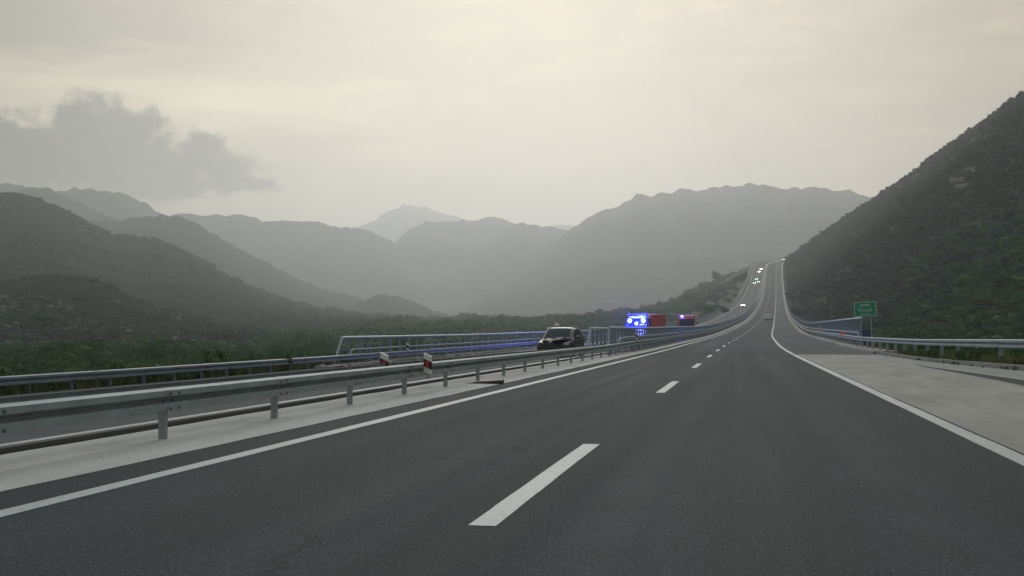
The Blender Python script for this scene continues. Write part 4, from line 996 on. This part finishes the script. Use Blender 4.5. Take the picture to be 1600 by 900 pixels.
# person behind the wreck
def skin_mesh(name, verts, edges, radii, m_, parent, sub=1, root=0):
    me = bpy.data.meshes.new(name); me.from_pydata(verts, edges, []); me.materials.append(m_)
    o = bpy.data.objects.new(name, me); COL.objects.link(o); o.parent = parent
    md = o.modifiers.new('skin', 'SKIN'); md.use_smooth_shade = True
    for i, r_ in enumerate(radii):
        sv = me.skin_vertices[0].data[i]; sv.radius = r_ if isinstance(r_, tuple) else (r_, r_); sv.use_root = (i == root)
    s2 = o.modifiers.new('sub', 'SUBSURF'); s2.levels = sub; s2.render_levels = sub
    dg = bpy.context.evaluated_depsgraph_get(); nm = bpy.data.meshes.new_from_object(o.evaluated_get(dg)); o.modifiers.clear(); o.data = nm
    if not nm.materials: nm.materials.append(m_)
    return o
fx_, fy_ = -9.9, 65.3
pr_ = empty('person', (fx_, fy_, RP(fx_, fy_)[2]), R(20)); tag(pr_, 'standing person in dark clothing and a pale helmet behind the black car', 'person')
JV = [(0, 0, .93), (0, 0, 1.12), (0, 0, 1.32), (0, 0, 1.46), (0, -.01, 1.54), (0, -.03, 1.62), (0, -.02, 1.70),
      (-.19, 0, 1.40), (-.25, -.02, 1.12), (-.24, -.14, .90), (-.24, -.19, .82), (.19, 0, 1.40), (.26, -.03, 1.12), (.24, -.16, .92), (.24, -.21, .84),
      (-.10, 0, .88), (-.11, -.02, .48), (-.12, .02, .09), (-.12, -.14, .05), (.10, 0, .88), (.11, -.01, .48), (.12, .03, .09), (.12, -.13, .05), (0, -.115, 1.625)]
JE = [(0, 1), (1, 2), (2, 3), (3, 4), (4, 5), (5, 6), (2, 7), (7, 8), (8, 9), (9, 10), (2, 11), (11, 12), (12, 13), (13, 14), (0, 15), (15, 16), (16, 17), (17, 18), (0, 19), (19, 20), (20, 21), (21, 22), (5, 23)]
JR = [(.15, .11), (.14, .10), (.16, .11), .06, .055, (.08, .10), (.07, .09), .065, .045, .035, .04, .065, .045, .035, .04, .085, .06, .045, .04, .085, .06, .045, .04, .014]
skin_mesh('body', JV, JE, JR, M['skin'], pr_)
skin_mesh('jacket', [(0, 0, .90), (0, 0, 1.12), (0, 0, 1.33), (0, 0, 1.47), (-.20, 0, 1.40), (-.26, -.02, 1.12), (-.25, -.14, .91), (.20, 0, 1.40), (.27, -.03, 1.12), (.25, -.16, .93)],
          [(0, 1), (1, 2), (2, 3), (2, 4), (4, 5), (5, 6), (2, 7), (7, 8), (8, 9)], [(.19, .14), (.18, .135), (.20, .14), .08, .09, .065, .055, .09, .065, .055], M['uniform'], pr_)
skin_mesh('trousers', [(0, 0, .95), (-.10, 0, .86), (-.11, -.02, .48), (-.12, .02, .12), (.10, 0, .86), (.11, -.01, .48), (.12, .03, .12)], [(0, 1), (1, 2), (2, 3), (0, 4), (4, 5), (5, 6)], [(.17, .13), .11, .085, .075, .11, .085, .075], M['uniform'], pr_)
hb = MB(); prof_ = [(.155, 1.635), (.15, 1.66), (.135, 1.71), (.10, 1.765), (.05, 1.79), (.002, 1.795)]; n_ = 18
hb.add([(r_ * math.cos(k * 2 * math.pi / n_), -.025 + r_ * 1.12 * math.sin(k * 2 * math.pi / n_), z_) for r_, z_ in prof_ for k in range(n_)], [(i * n_ + k, i * n_ + (k + 1) % n_, (i + 1) * n_ + (k + 1) % n_, (i + 1) * n_ + k) for i in range(len(prof_) - 1) for k in range(n_)])
hb.build('helmet', M['helmet'], pr_, True)
for fx2, k in ((-.24, 0), (.24, 1)):
    q = MB()
    for i in range(4): q.tube([(fx2 + (i - 1.5) * .02, -.20 - .01 * k, .80 + .02 * k), (fx2 + (i - 1.5) * .022, -.215 - .01 * k, .755 + .02 * k), (fx2 + (i - 1.5) * .02, -.20 - .01 * k, .72 + .02 * k + abs(i - 1.5) * .006)], .009, 6, rend=.007)
    q.tube([(fx2 - .035 * (1 if fx2 > 0 else -1), -.21, .83 + .02 * k), (fx2 - .05 * (1 if fx2 > 0 else -1), -.24, .79 + .02 * k)], .010, 6, rend=.008)
    q.build('fingers', M['skin'], pr_, True)

# fire engines (front is -Y)
def fire_engine(label, loc, rz, L, W, H, big):
    e_ = empty('fire_engine', loc, rz); tag(e_, label, 'fire engine', 'fire engines on the opposite carriageway')
    hw = W / 2; cabL = 1.9 if big else 1.7; y0 = -L / 2; cabH = H - (.25 if big else .12)
    secs = []
    for (yy, zt, k) in ((y0, .95, .93), (y0 + .03, 1.25, .965), (y0 + .10, 1.35, .985), (y0 + (.22 if big else .45), cabH - .22, .95), (y0 + (.36 if big else .70), cabH, .92), (y0 + cabL, cabH, .93)):
        w_ = hw * k; pts = [(0, .42), (w_, .42), (w_ * 1.0, min(1.3, zt - .1)), (w_ * .965, zt - .12), (w_ * .88, zt), (0, zt + .015)]
        secs.append([(a_, yy, b_) for a_, b_ in ([(-a_, b_) for a_, b_ in pts[::-1][:-1]] + pts)])
    loft(secs, M['firered'] if big else M['whitecar'], 'cab', e_)
    ws0, ws1 = (y0 + .085, 1.45), (y0 + (.215 if big else .44), cabH - .30)
    MB().add([(-hw * .86, ws0[0] - .02, ws0[1]), (hw * .86, ws0[0] - .02, ws0[1]), (hw * .84, ws1[0] - .02, ws1[1]), (-hw * .84, ws1[0] - .02, ws1[1])], [(0, 1, 2, 3)]).build('windscreen', M['glass'], e_)
    for s_ in (-1, 1):
        MB().add([(s_ * (hw * .985 + .01), y0 + .5, 1.35), (s_ * (hw * .985 + .01), y0 + 1.45, 1.35), (s_ * (hw * .95 + .01), y0 + 1.45, cabH - .35), (s_ * (hw * .95 + .01), y0 + .75, cabH - .35)], [(0, 1, 2, 3)]).build('side_window', M['glass'], e_)
        MB().box((s_ * (hw + .20), y0 + .25, 1.85), (.10, .18, .55), bevel=.03).tube([(s_ * hw * .95, y0 + .3, 2.05), (s_ * (hw + .2), y0 + .25, 2.05)], .02, 6).build('wing_mirror', M['black'], e_, True)
        MB().box((s_ * (hw - .32), y0 - .03, .78), (.30, .08, .2), bevel=.03).build('headlight', M['heady'] if (big and s_ > 0) else M['headoff'], e_, True)
    MB().box((0, y0 - .05, .55), (W * .98, .2, .32), bevel=.05).build('bumper', M['whitecar'] if big else M['firered'], e_, True)
    MB().box((0, y0 + .005, 1.12), (W * .55, .06, .18), bevel=.02).build('grille', M['black'], e_)
    bx_ = MB().box((0, (y0 + cabL + .08 + L / 2) / 2, (H + .55) / 2), (W, L - cabL - .08, H - .55), bevel=.06).build('body', M['firered'], e_, True)
    for s_ in (-1, 1):
        yy = y0 + cabL + .3
        while yy < L / 2 - 1.0:
            MB().box((s_ * (hw + .006), yy + .55, (H + .7) / 2), (.03, 1.05, H - 1.15), bevel=.008).build('roller_shutter', M['shutter'] if not big else M['chrome'], e_); yy += 1.25
        for wy_ in (y0 + 1.0, L / 2 - 1.3):
            wh = MB().cyl((0, 0, 0), .46, .28, 'X', 24, bev=.04).build('wheel', M['rubber'], e_, True); wh.location = (s_ * (hw - .16), wy_, .46)
            MB().cyl((s_ * .13, 0, 0), .25, .05, 'X', 14).build('rim', M['rim'], wh, True)
    ld = MB()
    for s_ in (-.25, .25): ld.box((s_ + .2, .8, H + .14), (.05, L * .62, .07))
    for k in range(9): ld.box((.2, .8 - L * .29 + k * L * .072, H + .14), (.46, .04, .04))
    ld.box((.2, .8 - L * .25, H + .05), (.5, .06, .12)).box((.2, .8 + L * .25, H + .05), (.5, .06, .12)).build('ladder', M['chrome'], e_)
    return e_, y0, hw, cabH
t1 = fire_engine('small fire engine with its whole front flashing blue, red body behind the central railing', (float(-11.0 + dx(132)), 133.5, RP(-11.0, 133)[2]), R(-17), 5.9, 2.3, 2.95, False)
e_, y0, hw, ch = t1
lb = MB().box((0, y0 + .70, ch + .02), (2.1, .34, .22), bevel=.05).build('light_bar', M['bluelens'], e_, True)
for (x_, yb_, z_, w_, h_) in ((-.78, y0 + .23, 2.25, .46, .36), (.78, y0 + .23, 2.25, .46, .36), (0, y0 + .16, 1.95, .30, .26)):
    q = MB().box((x_, yb_, z_), (w_ + .22, .12, h_ + .20), bevel=.059).cyl((x_, yb_, z_), (w_ + .26) / 2, .10, 'Y', 20).build('beacon', M['bluelens'], e_, True)  # lens housings enlarged so their glow makes the blue halo around the lamps
    MB().cyl((x_, yb_ - .08, z_), h_ * .62, .08, 'Y', 20, bev=.03).build('bulb', M['bluecore'], q, True)
MB().box((0, y0 - .08, 1.62), (2.3, .06, .34), bevel=.02).build('blue_lit_front', M['bluelens'], e_, True)  # glowing strip added for the beacons' blue light falling on the cab front
def lamp(name, loc, energy, colr, rad=.3, parent=None):
    l_ = bpy.data.lights.new(name, 'POINT'); l_.energy = energy; l_.color = colr; l_.shadow_soft_size = rad
    o = bpy.data.objects.new(name, l_); COL.objects.link(o); o.location = loc
    if parent: o.parent = parent
    return o
lamp('beacon_light', (0, y0 - 1.3, 2.6), 2200, (.10, .14, 1.0), .4, e_)
sl = bpy.data.lights.new('rotating_beacon', 'SPOT'); sl.energy = 4200; sl.color = (.12, .15, 1.0); sl.spot_size = R(44); sl.spot_blend = 1.0; sl.shadow_soft_size = .3
sb_ = bpy.data.objects.new('rotating_beacon', sl); COL.objects.link(sb_); sb_.parent = e_; sb_.location = (-.8, y0 - .6, 2.9)
dv = Matrix.Rotation(R(17), 4, 'Z') @ Vector((-9.5, -38, -3.2)); sb_.rotation_euler = (-dv).to_track_quat('Z', 'Y').to_euler()
lamp('beacon_light', (-1.6, y0 + 1.0, 3.3), 1200, (.10, .14, 1.0), .3, e_)

t2 = fire_engine('large red fire engine farther up the opposite carriageway with one blue beacon', (float(-9.75 + dx(181)), 184.0, RP(-9.75, 181)[2]), R(4), 7.8, 2.5, 3.15, True)
e_, y0, hw, ch = t2
q = MB().box((-.78, y0 + .45, ch + .03), (.62, .35, .30), bevel=.06).build('beacon', M['bluelens'], e_, True); MB().box((-.72, y0 + .25, ch + .04), (.30, .06, .2), bevel=.02).build('bulb', M['bluecore'], q, True)
MB().box((.78, y0 + .45, ch + .01), (.35, .3, .18), bevel=.05).build('marker_light', M['headoff'], e_, True)
MB().box((.25, y0 + .8, ch + .14), (1.5, .5, .12), bevel=.03).build('roof_locker', M['chrome'], e_)
lamp('beacon_light', (-.7, y0 - .6, 3.3), 120, (.10, .14, 1.0), .3, e_)
# boom reaching out left of the large engine's roof
MB().tube([(-.6, y0 + 1.4, 3.2), (-3.0, y0 + 1.0, 3.35)], .06, 8).build('light_mast', M['chrome'], e_)

# silver van ahead in our lane
vp = [(-.5, .62, 0), (-.49, .85, 0), (-.44, 1.0, 0), (-.36, 1.12, 0), (-.20, 1.72, .7), (-.12, 1.86, 1), (.1, 1.92, 1), (.46, 1.88, 1), (.485, 1.45, .9), (.495, 1.05, .1), (.5, .55, 0)]
vn = build_car('van', 'silver van seen from behind in the right lane, driving up towards the climb', 'van', M['silver'], 4.7, 1.98, 1.9, prof=vp, rglass='glass_pale')
Yv = 405; vn.location = (RP(.85, Yv)[0], Yv, RP(.85, Yv)[2])
# oncoming cars with headlights on
oc = build_car('oncoming_car', 'pale car with two bright headlights low on the climb, nearest of the oncoming traffic', 'car', M['whitecar'], 4.2, 1.84, 1.5, lit='head', group='oncoming cars coming down the climb', lamp=.24)
Yo = 640; oc.location = (-17.0 + 1.9 + float(dx(Yo)), Yo, RP(-15.2, Yo)[2])
ocg = build_car('oncoming_car', 'oncoming car in the lower pair of greenish headlights, left one', 'car', M['silver'], 4.2, 1.78, 1.5, lit='headg', group='oncoming cars coming down the climb', lamp=.34)
def put_px(o, px, Yp, rz=0):
    d_ = ray(px, 440); k = Yp / d_[1]; x_ = d_[0] * k; off = x_ - float(dx(Yp)); off = min(max(off, -19.0), 1.5); o.location = (off + float(dx(Yp)), Yp, RP(off, Yp)[2]); o.rotation_euler = (0, 0, rz)
put_px(oc, 1160.5, 640)
put_px(ocg, 1178.5, 985)
for (src, px, Yp, lb_) in ((ocg, 1185, 1000, 'oncoming car in the lower pair of greenish headlights, right one'), (ocg, 1182, 1035, 'oncoming car with greenish headlights just above the lower pair'),
                           (oc, 1186, 1110, 'oncoming car with white headlights near the crest, left of two'), (oc, 1189.5, 1140, 'oncoming car with white headlights near the crest, right of two'),
                           (oc, 1225.5, 1385, 'farthest car, a single white glint on the bend under the right hill')):
    c_ = copy_tree(src); c_['label'] = lb_; put_px(c_, px, Yp, R(-25) if px > 1200 else 0)

# overhead gantry at the crest
gx = float(dx(1225)); gz = float(zr(1225))
gn = empty('gantry', (gx - 14, 1225, gz - .8)); tag(gn, 'dark overhead gantry spanning the opposite carriageway at the crest', 'gantry')
MB().box((0, 0, 3.2), (17, .9, .9), bevel=.05).build('beam', M['galv_b'], gn)
for x_ in (-8.3, 8.3): MB().box((x_, 0, 1.5), (.4, .4, 3.6), bevel=.03).build('column', M['galv_b'], gn)
# thin poles
for (px, Y_, h_, lb_) in ((1135, 700, 5.5, 'thin grey pole at the left edge of the climbing road'), (796, 900, 9, 'thin dark pole rising out of the valley wood')):
    d_ = ray(px, 480); k = Y_ / d_[1]; x_ = d_[0] * k; zg = float(ground_z(np.array([x_]), np.array([Y_]))[0])
    e_ = empty('pole', (x_, Y_, zg)); tag(e_, lb_, 'pole'); MB().tube([(0, 0, -.5), (0, 0, h_)], .12, 8, rend=.07).build('shaft', M['galv'], e_, True); MB().box((.3, 0, h_), (.7, .15, .1)).build('lamp_head', M['galv'], e_)
# debris on the median
db = empty('debris', RP(-6.15, 29.6), R(12)); tag(db, 'dark red broken plank lying on the pale median concrete below the guardrail', 'debris')
MB().add([(-.42, -.10, .012), (.30, -.14, .012), (.34, .12, .02), (-.30, .06, .02), (-.42, -.09, .05), (.30, -.13, .10), (.34, .12, .12), (-.28, .06, .07)], [(0, 1, 2, 3), (4, 5, 6, 7), (0, 1, 5, 4), (1, 2, 6, 5), (2, 3, 7, 6), (3, 0, 4, 7)]).build('plank', M['debris'], db)
MB().add([(-.62, -.06, .01), (-.38, -.10, .01), (-.34, .04, .01), (-.62, -.05, .02), (-.38, -.09, .04), (-.34, .04, .05)], [(0, 1, 2), (3, 4, 5), (0, 1, 4, 3), (1, 2, 5, 4), (2, 0, 3, 5)]).build('splinter', M['debris'], db)

# ------------------------------------------------------------------ haze
hm = bpy.data.materials.new('haze'); hm.use_nodes = True; q = NT(hm.node_tree); q.n.clear()
pv = q.new('ShaderNodeVolumePrincipled'); pv.inputs['Color'].default_value = (0.93, 0.965, 0.985, 1); pv.inputs['Density'].default_value = HAZE_DENSITY; pv.inputs['Anisotropy'].default_value = 0.72
mo = q.new('ShaderNodeOutputMaterial'); q.l.new(pv.outputs[0], mo.inputs['Volume'])
hz_ = MB().box((0, 0, 0), (1, 1, 1)).build('haze', hm)
zmax = 785.0; zmin = -12.0
hz_.scale = (24000, 24000, zmax - zmin); hz_.location = (0, 0, (zmax + zmin) / 2)
tag(hz_, 'pale haze lying over the valley and the mountains', 'haze', kind='stuff')
